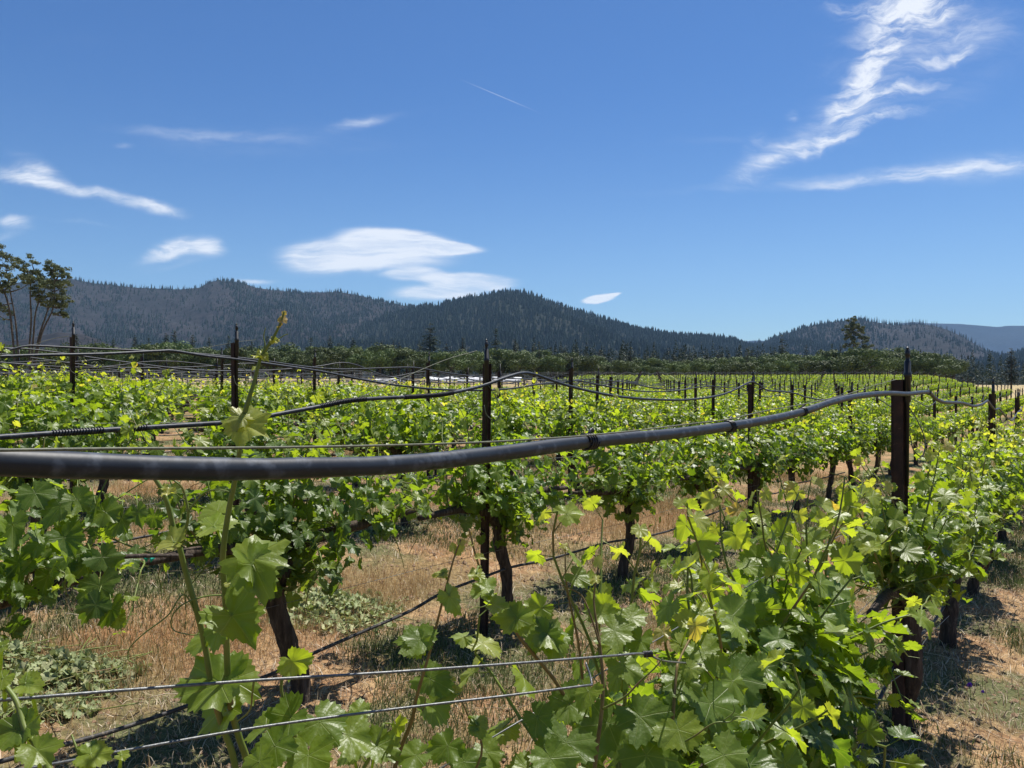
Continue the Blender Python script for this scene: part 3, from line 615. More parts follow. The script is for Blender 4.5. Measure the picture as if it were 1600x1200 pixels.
def make_vine(seed, lod, top=1.2, nsh=26, fill=260, spread=.52, low=.42, size=1.0, wy=.31, up=.22, upr=0, tr=1.0):
    g = np.random.default_rng(seed); F = MB(); CN = MB(); TR = MB()
    tmpl = (T_HI, T_MED, T_LOW)[lod]
    lx, ly = g.normal(0, .07), g.normal(0, .04); hz = .62
    tp = crom([[0, 0, -.08], [.02, 0, .1], [lx*.6+g.normal(0, .03), ly, .3], [lx, ly+g.normal(0, .02), .5], [lx*.9, ly, hz]], 7 if lod < 2 else 2)
    k = len(tp); rad = np.interp(np.linspace(0, 1, k), [0, .12, .5, .85, 1], [.058, .042, .036, .042, .05])*g.uniform(.9, 1.15)*tr
    TR.tube(tp, rad, 12 if lod < 2 else 6, jit=(lambda m_, n: .20*(vnoise(np.arange(m_)[:, None]*.35+seed, np.arange(n)[None]*1.7, seed)-.5)+.22*(g.random((m_, n))-.5)))
    arms = []
    for sgn in (-1, 1):
        P = crom([tp[-1]-[0, 0, .03], tp[-1]+[sgn*.13, g.normal(0, .02), .07], [sgn*.42, g.normal(0, .03), .72+g.normal(0, .015)], [sgn*.80, 0, .74]], 6 if lod < 2 else 2)
        TR.tube(P, np.linspace(.042, .014, len(P)), 8 if lod < 2 else 4, jit=lambda m_, n: .3*(g.random((m_, n))-.5)); arms.append(P)
    LP, LN, LT, LS, LA = [], [], [], [], []
    zmin = lambda x: low+.36*np.minimum(1, np.abs(x)/.62)**1.3
    ztop = lambda x: top-.24*np.abs(x)
    for i in range(nsh+upr):
        arm = arms[i % 2]; f = g.uniform(0, 1)**1.15; b = arm[int(f*(len(arm)-1))].copy()
        az = g.uniform(0, 6.28); el = g.uniform(.15, 1.45); L = g.uniform(.38, .72)
        if i >= nsh: el = g.uniform(1.25, 1.5); L = g.uniform(.6, .85); f = g.uniform(.2, 1); b = arm[int(f*(len(arm)-1))].copy()
        d = np.array([np.cos(az)*np.cos(el)*.8, np.sin(az)*np.cos(el)*.85, np.sin(el)]); pts = [b]; step = .042; nst = int(L/step); sag = g.uniform(.02, .14) if i < nsh else .005
        for s in range(nst):
            d = nz(d+np.array([0, 0, -sag])+g.normal(0, .10, 3)); q = pts[-1]+d*step
            if abs(q[1]) > wy+.04: d[1] *= -.2
            if q[2] > top+up: break
            pts.append(q)
        if len(pts) < 3: continue
        pts = np.array(pts)
        if lod < 2: CN.tube(pts, np.linspace(.0045, .0018, len(pts)), 5 if lod == 0 else 4, age=.3, cap=False)
        side = nz(np.cross(d, [0, 0, 1.0])+g.normal(0, .3, 3))
        for s in range(1, len(pts)):
            fr = s/len(pts); q = pts[s]; sg = 1 if s % 2 else -1; pd = nz(side*sg+g.normal(0, .35, 3)+[0, 0, .15]); pl = (.075-.05*fr)*g.uniform(.7, 1.3)
            c = q+pd*pl; sz = (.052-.030*fr**1.5)*g.uniform(.7, 1.25)*size
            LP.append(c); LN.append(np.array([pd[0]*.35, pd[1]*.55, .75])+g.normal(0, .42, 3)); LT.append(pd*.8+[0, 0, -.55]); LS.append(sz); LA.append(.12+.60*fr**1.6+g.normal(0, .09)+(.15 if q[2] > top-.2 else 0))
            if lod < 2: thin(CN, q[None], c[None], .0013, .7)
    nf = fill; xx = g.normal(0, .28, nf).clip(-spread, spread); a = g.uniform(0, 6.28, nf); rr = np.sqrt(g.uniform(.18, 1, nf)); zc = (zmin(xx)+ztop(xx))/2; hh = (ztop(xx)-zmin(xx))/2
    Y = np.cos(a)*rr*wy; Z = zc+np.sin(a)*rr*hh*.98; c = np.stack([xx, Y, Z], 1)
    out = nz(np.stack([xx*.4, Y*2.2, (Z-zc)*1.2], 1))
    LP += list(c); LN += list(out*.6+np.array([0, 0, .6])+g.normal(0, .35, (nf, 3))); LT += list(out*.5+np.array([0, 0, -.8])+g.normal(0, .4, (nf, 3)))
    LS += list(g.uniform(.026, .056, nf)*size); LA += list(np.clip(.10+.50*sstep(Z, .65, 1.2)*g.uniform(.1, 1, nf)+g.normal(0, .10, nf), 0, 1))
    LP, LN, LT, LS, LA = map(np.array, (LP, LN, LT, LS, LA))
    ok = LP[:, 2] > zmin(LP[:, 0])+.06*g.normal(size=len(LP)); ok &= LP[:, 2] < top+up
    LP, LN, LT, LS, LA = LP[ok], LN[ok], LT[ok], LS[ok], LA[ok]
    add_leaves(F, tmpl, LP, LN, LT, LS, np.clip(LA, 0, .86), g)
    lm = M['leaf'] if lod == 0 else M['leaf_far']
    out = [('trunk', TR.mesh('trunk', M['bark'])), ('foliage', F.mesh('foliage', lm))]
    if lod < 2: out.append(('cane', CN.mesh('cane', M['green_cane'])))
    return out
V_HI = [make_vine(100+i, 0, 1.25, 28, 400, low=.48, wy=.24, up=.28, upr=8) for i in range(3)]
V_A1 = make_vine(160, 0, 1.06, 28, 400, low=.40, wy=.21, up=.26, upr=9); V_A0 = make_vine(161, 0, 1.14, 20, 290, low=.56, wy=.22, up=.22, upr=5)
V_LOWTOP = make_vine(150, 0, .90, 14, 260, low=.45, wy=.2, up=.05)
V_HB = [make_vine(120+i, 0, 1.18, 25, 400, upr=3, tr=1.0) for i in range(4)]
V_MED = [make_vine(200+i, 1, 1.18, 25, 400, upr=3) for i in range(8)]
V_LOW = [make_vine(300+i, 2, 1.18, 20, 300, size=1.25) for i in range(8)]
V_BAR = [make_vine(400+i, 2, 1.15, 6, 80, size=2.1) for i in range(4)]

def infield(x, y):
    px = 800+1300*x/max(y, .01); r = math.hypot(x, y)
    lim = 62 if px < 800 else (62+(px-800)/150*60 if px < 950 else 122)
    if px > 1480: lim = 122-45*(px-1480)/200
    return r < lim
ROW = ['nearest row', 'second row', 'third row', 'fourth row', 'fifth row', 'sixth row']
ORD = ['first', 'second', 'third', 'fourth', 'fifth', 'sixth', 'seventh', 'eighth', 'ninth', 'tenth']+['far']*200
RZ = math.atan2(ROWD[1], ROWD[0])
# ------------------------------------------------------------------ vines
VS = PS/3; cand = []
for r in range(0, 48):
    for k in range(-8, 110):
        u = (.16 if r == 0 else .24)+k*VS-(.52 if (r, k) == (0, -1) else 0); v = r*RS; x, y = xy(u, v)
        if y < .25 and not (r == 0 and k >= -3): continue
        px = 800+1300*x/max(y, .3); d = math.hypot(x, y)
        if r == 0 and k == -3: continue
        if (px < -160 and d > 3.2) or px > 1760 or not infield(x, y): continue
        if px < -700: continue
        cand.append((d, r, k, x, y, u, px))
cand.sort()
stuff = []
HERO = {}
NLAB = {}
rngv = np.random.default_rng(17)
def vine_label(r, k):
    if r == 0:
        return {-2: 'grapevine below the camera whose long green shoots cross the black hose', -1: 'big leafy grapevine in full sun in front of the rusty post, under the thick hose', 0: 'grapevine wrapped around the wide rusty post of the nearest row'}.get(k, None) or \
            'grapevine in the nearest row, %s one past the wide rusty post' % ORD[k-1]
    if r == 1 and k == 0: return 'grapevine with a thick twisted trunk right beside the rusty post of the second row'
    if k < 0: return 'grapevine of the %s, %s one before its post nearest the camera' % (ROW[r], ORD[-k-1])
    if k == 0: return 'grapevine of the %s right behind its post nearest the camera' % ROW[r]
    return 'grapevine of the %s, %s one past its post nearest the camera' % (ROW[r], ORD[k-1])
for idx, (d, r, k, x, y, u, px) in enumerate(cand):
    if idx >= 296: stuff.append((x, y, d)); continue
    if (r, k) == (0, -2): var = V_LOWTOP
    elif (r, k) == (0, -1): var = V_A1
    elif (r, k) == (0, 0): var = V_A0
    elif r == 0 and d < 7.5: var = V_HI[(k+5) % 3]
    elif d < 6.6: var = V_HB[(k+r*3) % 4]
    elif d < 17: var = V_MED[int(rngv.integers(8))]
    else: var = V_LOW[int(rngv.integers(8))]
    uniq = r < 5 and -10 <= k <= 9 and d < 16 and abs(k) < 10
    lab = vine_label(r, k) if uniq else 'one of the many bright green grapevines in the dense rows farther back'
    e = empty('grapevine', (x, y, float(gz(x, y))), lab, 'grapevine', 'grapevines planted in rows' if uniq else 'distant grapevines in the dense back rows', RZ+(0 if rngv.random() < .5 else math.pi), (1, 1, float(rngv.uniform(.93, 1.07))))
    for nm, me in var: link(nm, me, e)
    HERO[(r, k)] = e
def merge(meshes, places, name, matl, **tags):
    dat = []
    for me in meshes:
        n = len(me.vertices); v = np.empty(n*3, np.float32); me.vertices.foreach_get('co', v); v = v.reshape(-1, 3)
        L = np.empty(len(me.loops), np.int32); me.loops.foreach_get('vertex_index', L); a = np.empty(n, np.float32); me.attributes['age'].data.foreach_get('value', a)
        dat.append((v, L.reshape(-1, 3), a))
    mb = MB()
    for i, (x, y, z, rz) in enumerate(places):
        v, T, a = dat[i % len(dat)]; c, s = math.cos(rz), math.sin(rz)
        mb.add(v @ np.array([[c, s, 0], [-s, c, 0], [0, 0, 1]])+[x, y, z], T, age=a)
    return mb.obj(name, matl, **tags)
pl = [(x, y, float(gz(x, y, False)), RZ+math.pi*(i % 2)) for i, (x, y, d) in enumerate(stuff)]
merge([v[1][1] for v in V_BAR], pl, 'vineyard_foliage', M['leaf_far'], kind='stuff', label='continuous green canopy of the farthest vineyard rows')

# ------------------------------------------------------------------ posts
def hat_profile(w, dpt, lip, th=.003):
    """channel section, web facing -x (towards the start of the row)"""
    o = [(0, -w/2), (0, w/2), (dpt, w/2+.002), (dpt, w/2+lip)]
    return o
def make_post(seed, det, H=1.6, w=.058, dpt=.05):
    g = np.random.default_rng(seed); st = MB(); ri = MB(); nz_ = MB(); lo = MB()
    zs = np.concatenate([[-.35], np.arange(0, H, .16 if det else .8), [H]])
    base = [(dpt, -w/2-.012), (dpt, -w/2), (0, -w/2+.003), (0, w/2-.003), (dpt, w/2), (dpt, w/2+.012)]
    th = .0035; inner = [(dpt-th, w/2+.012), (dpt-th, w/2-th), (th, w/2-.003-th), (th, -w/2+.003+th), (dpt-th, -w/2+th), (dpt-th, -w/2-.012)]
    sec = np.array(base+inner); n = len(sec); V = []
    bx = .004*g.normal(); by = .004*g.normal()
    for z in zs: V.append(np.column_stack([sec[:, 0]+bx*z, sec[:, 1]+by*z, np.full(n, z)]))
    V = np.vstack(V); i = np.arange(len(zs)-1)[:, None]*n; j = np.arange(n)[None]; j2 = (j+1) % n
    Q = list(np.stack([i+j, i+j2, i+n+j2, i+n+j], -1).reshape(-1, 4)); b = (len(zs)-1)*n
    for a in range(5): Q.append([b+a, b+a+1, b+10-a, b+11-a])
    st.add(V, quads=Q)
    if det:   # wire notches along the lips
        for z in np.arange(.25, H, .12): st.box((dpt+.004, w/2+.008, z), (.004, .004, .006)); st.box((dpt+.004, -w/2-.008, z), (.004, .004, .006))
    cx, cy = dpt*.5, -w/2-.009; ht = H+.145
    prof = [(H-.46, .0062), (H-.10, .0065), (H-.095, .0105), (H+.01, .0105), (H+.012, .0125), (H+.028, .0125), (H+.03, .0105), (H+.08, .0100), (H+.082, .0065), (H+.10, .0065), (H+.102, .0085), (ht-.02, .0080), (ht-.018, .0042), (ht-.012, .0040)] if det else [(H-.4, .007), (ht-.012, .009)]
    ri.tube([(cx+(.003*math.sin(z*9)), cy, z) for z, _ in prof], [q*(1.3 if z > H-.12 else 1) for z, q in prof], 9 if det else 4)
    if det: ri.tube([(cx+.004, cy-.001, H+.045), (cx+.0045, cy-.001, H+.050)], .0118, 9)
    nz_.tube([(cx, cy, ht-.014), (cx, cy, ht-.008), (cx, cy, ht-.007), (cx, cy, ht)], [.0062, .0062, .0035, .001], 7)
    P = crom([(cx, cy-.005, H-.12), (cx+.03, cy-.03, H-.17), (cx+.055, cy-.06, H-.26), (cx+.02, cy-.055, H-.33), (cx-.035, cy-.03, H-.30), (cx-.05, cy-.02, H-.24)], 5 if det else 2)
    lo.tube(P, .0028, 5 if det else 3)
    parts = [('stake', st.mesh('stake', M['rust'], False)), ('riser', ri.mesh('riser', M['tie']))]
    if det: parts += [('feeder_tube', lo.mesh('feeder_tube', M['greenwire']))]
    return parts, nz_.mesh('nozzle', M['tie'])
P_BIG = make_post(1, True, 1.6, .043, .030); P_DET = [make_post(2+i, True, 1.61, .037, .024) for i in range(3)]; P_LOW = [make_post(20+i, False, 1.6, .046, .03) for i in range(3)]
pc = []
for r in range(0, 48):
    for k in range(-2, 40):
        u = k*PS; x, y = xy(u, r*RS)
        if y < .5: continue
        px = 800+1300*x/y; d = math.hypot(x, y)
        if px < -140 or px > 1720 or not infield(x, y): continue
        pc.append((d, r, k, x, y))
pc.sort(); rngp = np.random.default_rng(4)
for i, (d, r, k, x, y) in enumerate(pc[:296]):
    (parts, nzm) = P_BIG if (r, k) == (0, 0) else (P_DET[i % 3] if d < 16 else P_LOW[i % 3])
    uniq = d < 15.5 and r < 6
    if (r, k) == (0, 0): lab = 'widest rusty brown post, with a black riser, standing in the nearest row'
    elif (r, k) == (1, 0): lab = 'rusty steel post standing clear of the leaves beside the thickest trunk of the second row'
    elif r == 0: lab = 'dark post of the nearest row, %s one past the wide rusty post' % ORD[k-1]
    elif k <= 0: lab = 'dark post of the %s, the one nearest the camera' % ROW[min(r, 5)] if k == 0 else 'dark post of the %s, one before its numbered nearest one' % ROW[min(r, 5)]
    else: lab = 'dark post of the %s, %s one past its post nearest the camera' % (ROW[min(r, 5)], ORD[k-1])
    if r == 0 and k > 0: uniq = d < 30
    if not uniq: lab = 'slim dark trellis post among the many in the rows farther back'
    e = empty('trellis_post', (x, y, float(gz(x, y, False))+(.0 if uniq else float(rngp.normal(0, .035)))), lab, 'post', 'posts of the vineyard rows' if uniq else 'distant posts of the back rows', RZ+float(rngp.normal(0, .05)))
    e.rotation_euler[0] = float(rngp.normal(0, .008)) if d > 5 else 0; e.rotation_euler[1] = float(rngp.normal(0, .008)) if d > 5 else 0
    for nm, me in parts:
        c = link(nm, me, e)
        if nm == 'riser' and d < 30: link('nozzle', nzm, c)
if len(pc) > 296:
    mb = MB()
    for d, r, k, x, y in pc[296:]:
        z = float(gz(x, y, False)); mb.box((x, y, z+.75), (.028, .026, .85)); mb.box((x+.03, y-.02, z+1.5), (.01, .01, .25))
    mb.obj('posts_beyond', M['rust'], kind='stuff', label='thin dark posts of the farthest vineyard rows', smooth=False)

# ------------------------------------------------------------------ hoses, drip lines, wires (one thing per row)
def on_row(v, px, py): Z = rowZ(px, v); return pix(px, py, Z)
def hose_ties(parent, P, at, r, name='tie'):
    for a in at:
        i = int(np.argmin(np.abs(P[:, 0]-a))); i = min(max(i, 1), len(P)-2); c = P[i]; d = nz(P[i+1]-P[i-1]); n = nz(np.cross(d, [0, 0, 1.0])); b = np.cross(n, d); mb = MB()
        t = np.linspace(0, 1, 60); th = t*2*np.pi*4; off = (t-.5)*.026
        mb.tube(c+d*off[:, None]+(r+.0012)*(np.cos(th)[:, None]*n+np.sin(th)[:, None]*b), .0016, 5)
        mb.tube(crom([c+b*(r+.001), c+b*(r+.007)+d*.006, c+b*(r+.004)+d*.013, c+b*(r+.009)+d*.009], 4), .0022, 5)
        mb.obj(name, M['tie'], parent)
VA = -.045
ptsA = [(-900, 700), (-250, 705), (0, 722), (180, 729), (360, 733), (480, 731), (600, 727), (700, 718), (800, 706), (920, 690), (1040, 679), (1140, 666), (1210, 654), (1262, 641), (1300, 628), (1340, 619), (1385, 614.5), (1418, 615.5), (1440, 613), (1452, 613.5), (1461, 622), (1473, 628), (1490, 629), (1505, 630), (1520, 634.5), (1533, 632), (1543, 626)]
PA = crom([on_row(VA, *p) for p in ptsA], 6)
x_, y_ = xy(PS, VA); ex = [(x_, y_, gz(x_, y_, False)+1.47)]
for k in range(1, 9):
    for f, dz in ((.12, .03), (.3, -.06), (.55, -.13), (.8, -.06), (1, 0)):
        x_, y_ = xy((k+f)*PS, VA); ex.append((x_, y_, float(gz(x_, y_, False))+1.45+dz+rngp.normal(0, .01)))
PA = np.vstack([PA, crom([PA[-1]]+ex, 4)[1:]])
mb = MB(); mb.tube(PA, .0094*(1+.02*np.sin(np.arange(len(PA))*.9)), 14)
hoseA = mb.obj('irrigation_hose', M['poly'], label='thick black hose sagging right across the picture in front of the camera', category='hose', group='overhead irrigation hoses')
hose_ties(hoseA, PA, [on_row(VA, p, 600)[0] for p in (920, 1140, 1258)]+[on_row(VA, 1450, 600)[0]], .0098)
def generic_hose(r, z_off=1.47, sag=.13, rad=.009, seed=0, segs=7, amp=.02):
    v = r*RS-.045; g = np.random.default_rng(900+r*7+seed); P = []
    for k in range(-3, 40):
        for f, dz in ((0, 0), (.14, .05), (.33, -.04), (.58, -1.0), (.82, -.75)):
            u = (k+f)*PS; x, y = xy(u, v)
            if y < .4: continue
            px = 800+1300*x/y
            if px < -260 or px > 1750 or not infield(x, y): continue
            P.append((x+g.normal(0, .01), y, float(gz(x, y, False))+z_off+(dz*sag if dz < -.5 else dz)+g.normal(0, amp)))
    return crom(P, 5 if r < 6 else 2) if len(P) > 2 else None
HL = {1: 'black hose sagging along the second row, with long coiled ties', 2: 'black hose along the third row, dipping low between its posts', 3: 'black hose along the fourth row of posts', 4: 'black hose along the fifth row of posts', 5: 'black hose along the sixth row of posts'}
ptsB = [(-300, 700), (-120, 690), (0, 683), (100, 676), (230, 668), (380, 658), (430, 648), (500, 635), (545, 626), (600, 622), (660, 619), (700, 615), (753, 603), (790, 590), (815, 583), (835, 585), (870, 597), (900, 606), (950, 617), (1000, 623), (1060, 625), (1100, 622), (1130, 616), (1150, 608), (1172, 597), (1184, 600), (1200, 610), (1235, 613), (1262, 621), (1290, 625), (1330, 623), (1365, 618)]
ptsC = [(-280, 570), (-100, 558), (0, 557), (60, 555), (160, 553), (250, 548.5), (272, 548.5), (320, 556), (366, 561), (430, 570), (500, 580), (560, 592), (620, 602), (680, 608), (750, 610), (800, 607), (845, 600), (885, 597), (905, 595), (940, 602), (980, 609), (1020, 612), (1060, 610), (1085, 606), (1110, 603)]
ptsD = [(-260, 570), (-100, 560), (0, 549), (38, 541), (60, 540.5), (110, 543), (200, 547), (300, 552), (400, 562), (470, 572), (530, 577), (600, 575), (640, 574), (667, 577), (700, 583), (760, 590), (820, 592), (870, 595), (930, 592)]
for r in range(1, 40):
    if r <= 3:
        L = (None, ptsB, ptsC, ptsD)[r]; P = crom([on_row(r*RS-.045, *p) for p in L], 6); G = generic_hose(r)
        G = G[G[:, 0] > P[-1, 0]+.8]; P = np.vstack([P[:-1], crom([P[-1], G[0]], 6), G[1:]])
    else: P = generic_hose(r)
    if P is None: continue
    mb = MB(); mb.tube(P, .0095 if r < 8 else .011, 8 if r < 4 else 4)
    o = mb.obj('irrigation_hose', M['poly'], label=HL.get(r, 'thin black hose strung along one of the rows farther back'), category='hose', group='overhead irrigation hoses' if r < 6 else 'distant overhead hoses')
    if r == 1:   # long coiled wraps
        for (pa, pb) in ((105, 150), (508, 560), (390, 400), (225, 229), (640, 700)):
            A = on_row(r*RS-.045, pa, 600)[0]; B = on_row(r*RS-.045, pb, 600)[0]; s = P[(P[:, 0] >= A-.03) & (P[:, 0] <= B+.03)]
            if len(s) < 2: continue
            s = crom(s, 3); Ln = np.concatenate([[0], np.cumsum(np.linalg.norm(np.diff(s, axis=0), axis=1))]); n = max(16, int(Ln[-1]/.010*8)); tt = np.linspace(0, Ln[-1], n)
            c = np.stack([np.interp(tt, Ln, s[:, q]) for q in range(3)], 1); d = nz(c[-1]-c[0]); nn = nz(np.cross(d, [0, 0, 1.0])); bb = np.cross(nn, d); th = np.arange(n)*2*np.pi/8
            mb = MB(); mb.tube(c+.0115*(np.cos(th)[:, None]*nn+np.sin(th)[:, None]*bb), .002, 4); mb.obj('tie', M['tie'] if pa != 390 else M['wire'], o)
DL = ['dusty drip hose hung low along the nearest row behind the wide post', 'black drip hose hung knee-high on the trunks of the second row', 'black drip hose hung low along the third row', 'black drip hose hung low along the fourth row']
for r in range(0, 14):
    if r == 0: P = crom([on_row(0.02, *p) for p in ((800, 2300), (1100, 1560), (1260, 1310), (1330, 1200), (1362, 1120), (1392, 1056), (1418, 1010), (1452, 980), (1477, 945), (1500, 905), (1530, 850), (1560, 800), (1590, 760))], 6)
    elif r == 1: P = crom([on_row(RS-.03, *p) for p in ((-300, 1280), (0, 1190), (200, 1135), (420, 1055), (480, 1025), (560, 990), (640, 955), (690, 927), (752, 903), (800, 886), (850, 876), (900, 862), (948, 848), (1000, 840), (1050, 828), (1086, 812), (1120, 800), (1178, 776), (1215, 770), (1235, 758), (1262, 752), (1290, 746), (1320, 738))], 6)
    else:
        G = generic_hose(r, .36, .06, seed=5, amp=.025); P = G
    if P is None: continue
    mb = MB(); mb.tube(P, .0085, 8 if r < 3 else 4)
    o = mb.obj('drip_hose', M['drip'], label=DL[r] if r < 4 else 'thin low drip hose running under one of the rows farther back', category='hose', group='drip hoses under the vines' if r < 4 else 'distant drip hoses')
def row_wire(r, h, rad, label, m='wire', wob=.012, v=.0, far=30):
    P = []; g = np.random.default_rng(r*31+int(h*100))
    for k in range(-6, int(far/VS)):
        x, y = xy(k*VS, r*RS+v)
        if y < .35 or 800+1300*x/y < -400: continue
        P.append((x, y, float(gz(x, y, False))+h+g.normal(0, wob)))
    mb = MB(); mb.tube(crom(P, 3), rad, 4); mb.obj('trellis_wire', M[m], label=label, category='wire', group='trellis wires')
for r in range(0, 6):
    row_wire(r, .755, .0016, 'thin fruiting wire carrying the vine arms of the %s' % ROW[r])
    row_wire(r, 1.02, .0014, 'thin catch wire through the leaves of the %s' % ROW[r], v=.03)
for r in (1, 2): row_wire(r, .50, .0012, 'fine low wire under the leaves of the %s, above its drip hose' % ROW[r], wob=.02, v=-.04)
def px_wire(pts, rad, label, m='wire', n=6, sides=6):
    mb = MB(); P = crom([pix(*p) for p in pts], n); mb.tube(P, rad, sides); return mb.obj('trellis_wire', M[m], label=label, category='wire', group='trellis wires'), P
def rz(px, v=-.03): return rowZ(px, v)
px_wire([(p, q, rz(p, VA-.012)) for p, q in ((-600, 712), (-200, 706), (0, 703.5), (200, 701), (400, 699.5), (600, 696), (753, 691), (870, 684), (920, 680), (1000, 672), (1080, 662), (1138, 655), (1200, 641), (1258, 631), (1320, 617), (1360, 604), (1400, 593))], .00125, 'green-grey wire just above the thick hose, ending at the top of the wide post', 'greenwire')
w1, P1 = px_wire([(-300, 1116, .60), (0, 1094, .64), (200, 1078, .69), (400, 1063, .745), (600, 1051, .80), (800, 1037, .87), (965, 1024, .94)], .0014, 'upper of the two steel wires crossing the bottom of the photo')
w2, P2 = px_wire([(-300, 1245, .62), (0, 1206, .66), (60, 1198, .67), (200, 1172, .70), (400, 1137, .76), (600, 1110, .82), (800, 1086, .88), (925, 1070, .93)], .0013, 'lower of the two steel wires crossing the bottom of the photo')
px_wire([(925, 1070, .93), (922, 1055, .94), (915, 1035, .95)], .0012, 'short bent wire end joining the two steel wires among the leaves')
px_wire([(965, 1024, .94), (1010, 1022, 1.0), (1060, 1035, 1.2), (1180, 1035, 1.95), (1300, 990, 2.7), (1405, 920, 3.62)], .0014, 'steel wire disappearing through the leaves towards the wide post')
mb = MB(); c0 = pix(1012, 1022, 1.0); th = np.linspace(0, 2*np.pi*7, 90); dd = nz(pix(1040, 1020, 1.04)-c0)
mb.tube(c0+dd*np.linspace(-.012, .014, 90)[:, None]+.0032*np.stack([0*th, np.cos(th), np.sin(th)], 1), .0011, 4); mb.obj('wire_joiner', M['tie'], label='small dark coil joining the upper steel wire among the leaves', category='wire coil')
px_wire([(1416, 1049, 3.5), (1335, 1104, 3.1), (1300, 1130, 2.95), (1160, 1215, 2.5)], .0018, 'slack pale wire slanting from the foot of the wide post')
px_wire([(1426, 1032, 3.62), (1450, 995, 4.2), (1483, 962, 4.8)], .0016, 'short slack wire between the wide post and the next trunk')
px_wire([(745, 548, rz(745, RS-.03)), (700, 561, rz(700, RS)), (660, 577, rz(660, RS)), (615, 597, rz(615, RS)), (560, 622, rz(560, RS))], .0020, 'pale wire slanting down from the top of the rusty post in the second row', 'greenwire')
px_wire([(108, 525, rz(108, 3*RS-.03)), (80, 530, rz(80, 3*RS)), (45, 541, rz(45, 3*RS))], .0022, 'pale wire slanting from the top of the post in the fourth row', 'greenwire')
px_wire([(400, 531, rz(400, 2*RS)), (372, 534, rz(372, 2*RS-.03)), (320, 543, rz(320, 2*RS)), (272, 548, rz(272, 2*RS))], .0018, 'pale wire tied to the top of the post in the third row', 'greenwire')
# teal marker ribbon on the second row
mb = MB(); c = on_row(RS-.05, 232, 872); mb.tube(c+np.array([[-.02, 0, .006], [-.004, -.008, -.004], [.006, -.004, .008], [.014, -.008, -.006], [.024, 0, .004]]), [.003, .009, .005, .009, .003], 6)
mb.obj('marker_ribbon', M['teal'], label='tiny teal ribbon knotted on the low wire of the second row', category='ribbon')
# ================================================================== LONG SHOOTS OF THE NEAREST VINES (measured)
rh = np.random.default_rng(55)
def local(e, P):   # world -> thing space
    c, s = math.cos(-e.rotation_euler[2]), math.sin(-e.rotation_euler[2]); q = (np.asarray(P, float)-np.array(e.location)); q = np.stack([q[:, 0]*c-q[:, 1]*s, q[:, 0]*s+q[:, 1]*c, q[:, 2]], 1)
    return q/np.array(e.scale)
def hero(e, name, mbd, matl):
    for i, v in enumerate(mbd.v): mbd.v[i] = local(e, v)
    return mbd.obj(name, matl, e)
class Hero:
    def __init__(s, key, cane='green_cane', ls=.62): s.e = HERO[key]; s.l = MB(); s.cane = cane; s.ls = ls
    def shoot(s, pts, r0, r1, leaves=0, s0=.05, s1=.015, a0=.3, a1=.95, start=.1, n=6):
        P = crom([pix(*p) for p in pts], n); nodes = np.linspace(0, 1, len(P)); R = r0+(r1-r0)*nodes
        if leaves:   # swollen nodes, small kinks
            R = R*(1+.22*(np.abs(np.sin(nodes*np.pi*leaves))**14))
        c_ = MB(); c_.tube(P, R, 9, age=.3); hero(s.e, 'shoot', c_, M[s.cane])
        for i in range(leaves):
            f = start+(1-start)*i/max(leaves-1, 1); f = min(f+rh.normal(0, .015), 1); j = int(f*(len(P)-1)); q = P[j]; t = nz(P[min(j+1, len(P)-1)]-P[max(j-1, 0)])
            sg = 1 if i % 2 else -1; side = nz(np.cross(t, [0, 1.0, 0]))*sg; pd = nz(side+rh.normal(0, .3, 3)+[0, -.2, .25]); sz = s0+(s1-s0)*f; pl = sz*rh.uniform(.7, 1.2); c = q+pd*pl
            s.l.tube(crom([q, q+pd*pl*.5+[0, 0, pl*.12], c], 3), [.0012]*7 if sz > .03 else [.0008]*7, 5, age=.6)
            add_leaves(s.l, T_HI, c[None], (np.array([pd[0]*.2, -.65, .55])+rh.normal(0, .4, 3))[None], (pd*.7+[0, 0, -.6])[None], np.array([sz*rh.uniform(.8, 1.15)]), np.array([a0+(a1-a0)*f]), rh, .8 if sz > .025 else 1.8)
    def leaf(s, px, py, Z, size, tip, nrm, age, stem=None, curl=1.0):
        """px,py: where the stalk joins; size in picture pixels from there to the tip; tip = direction in the picture"""
        c = pix(px, py, Z); t = np.array([tip[0], tip[2] if len(tip) > 2 else 0, -tip[1]], float)
        add_leaves(s.l, T_HI, c[None], np.array([nrm], float), t[None], np.array([size*s.ls/1300*Z]), np.array([age+(.10 if age < .55 else -.04)]), rh, curl)
        if stem: q = pix(stem[0], stem[1], stem[2] if len(stem) > 2 else Z); s.l.tube(crom([q, (q+c)/2+[0, 0, .004], c], 4), [.0016]*5+[.0012]*4, 6, age=.6)
    def tendril(s, pts, r=.0009): P = crom([pix(*p) for p in pts], 7); c_ = MB(); c_.tube(P, np.linspace(r, r*.5, len(P)), 5, age=.7); hero(s.e, 'tendril', c_, M['green_cane'])
    def done(s):
        if s.l.n: hero(s.e, 'foliage', s.l, M['leaf'])
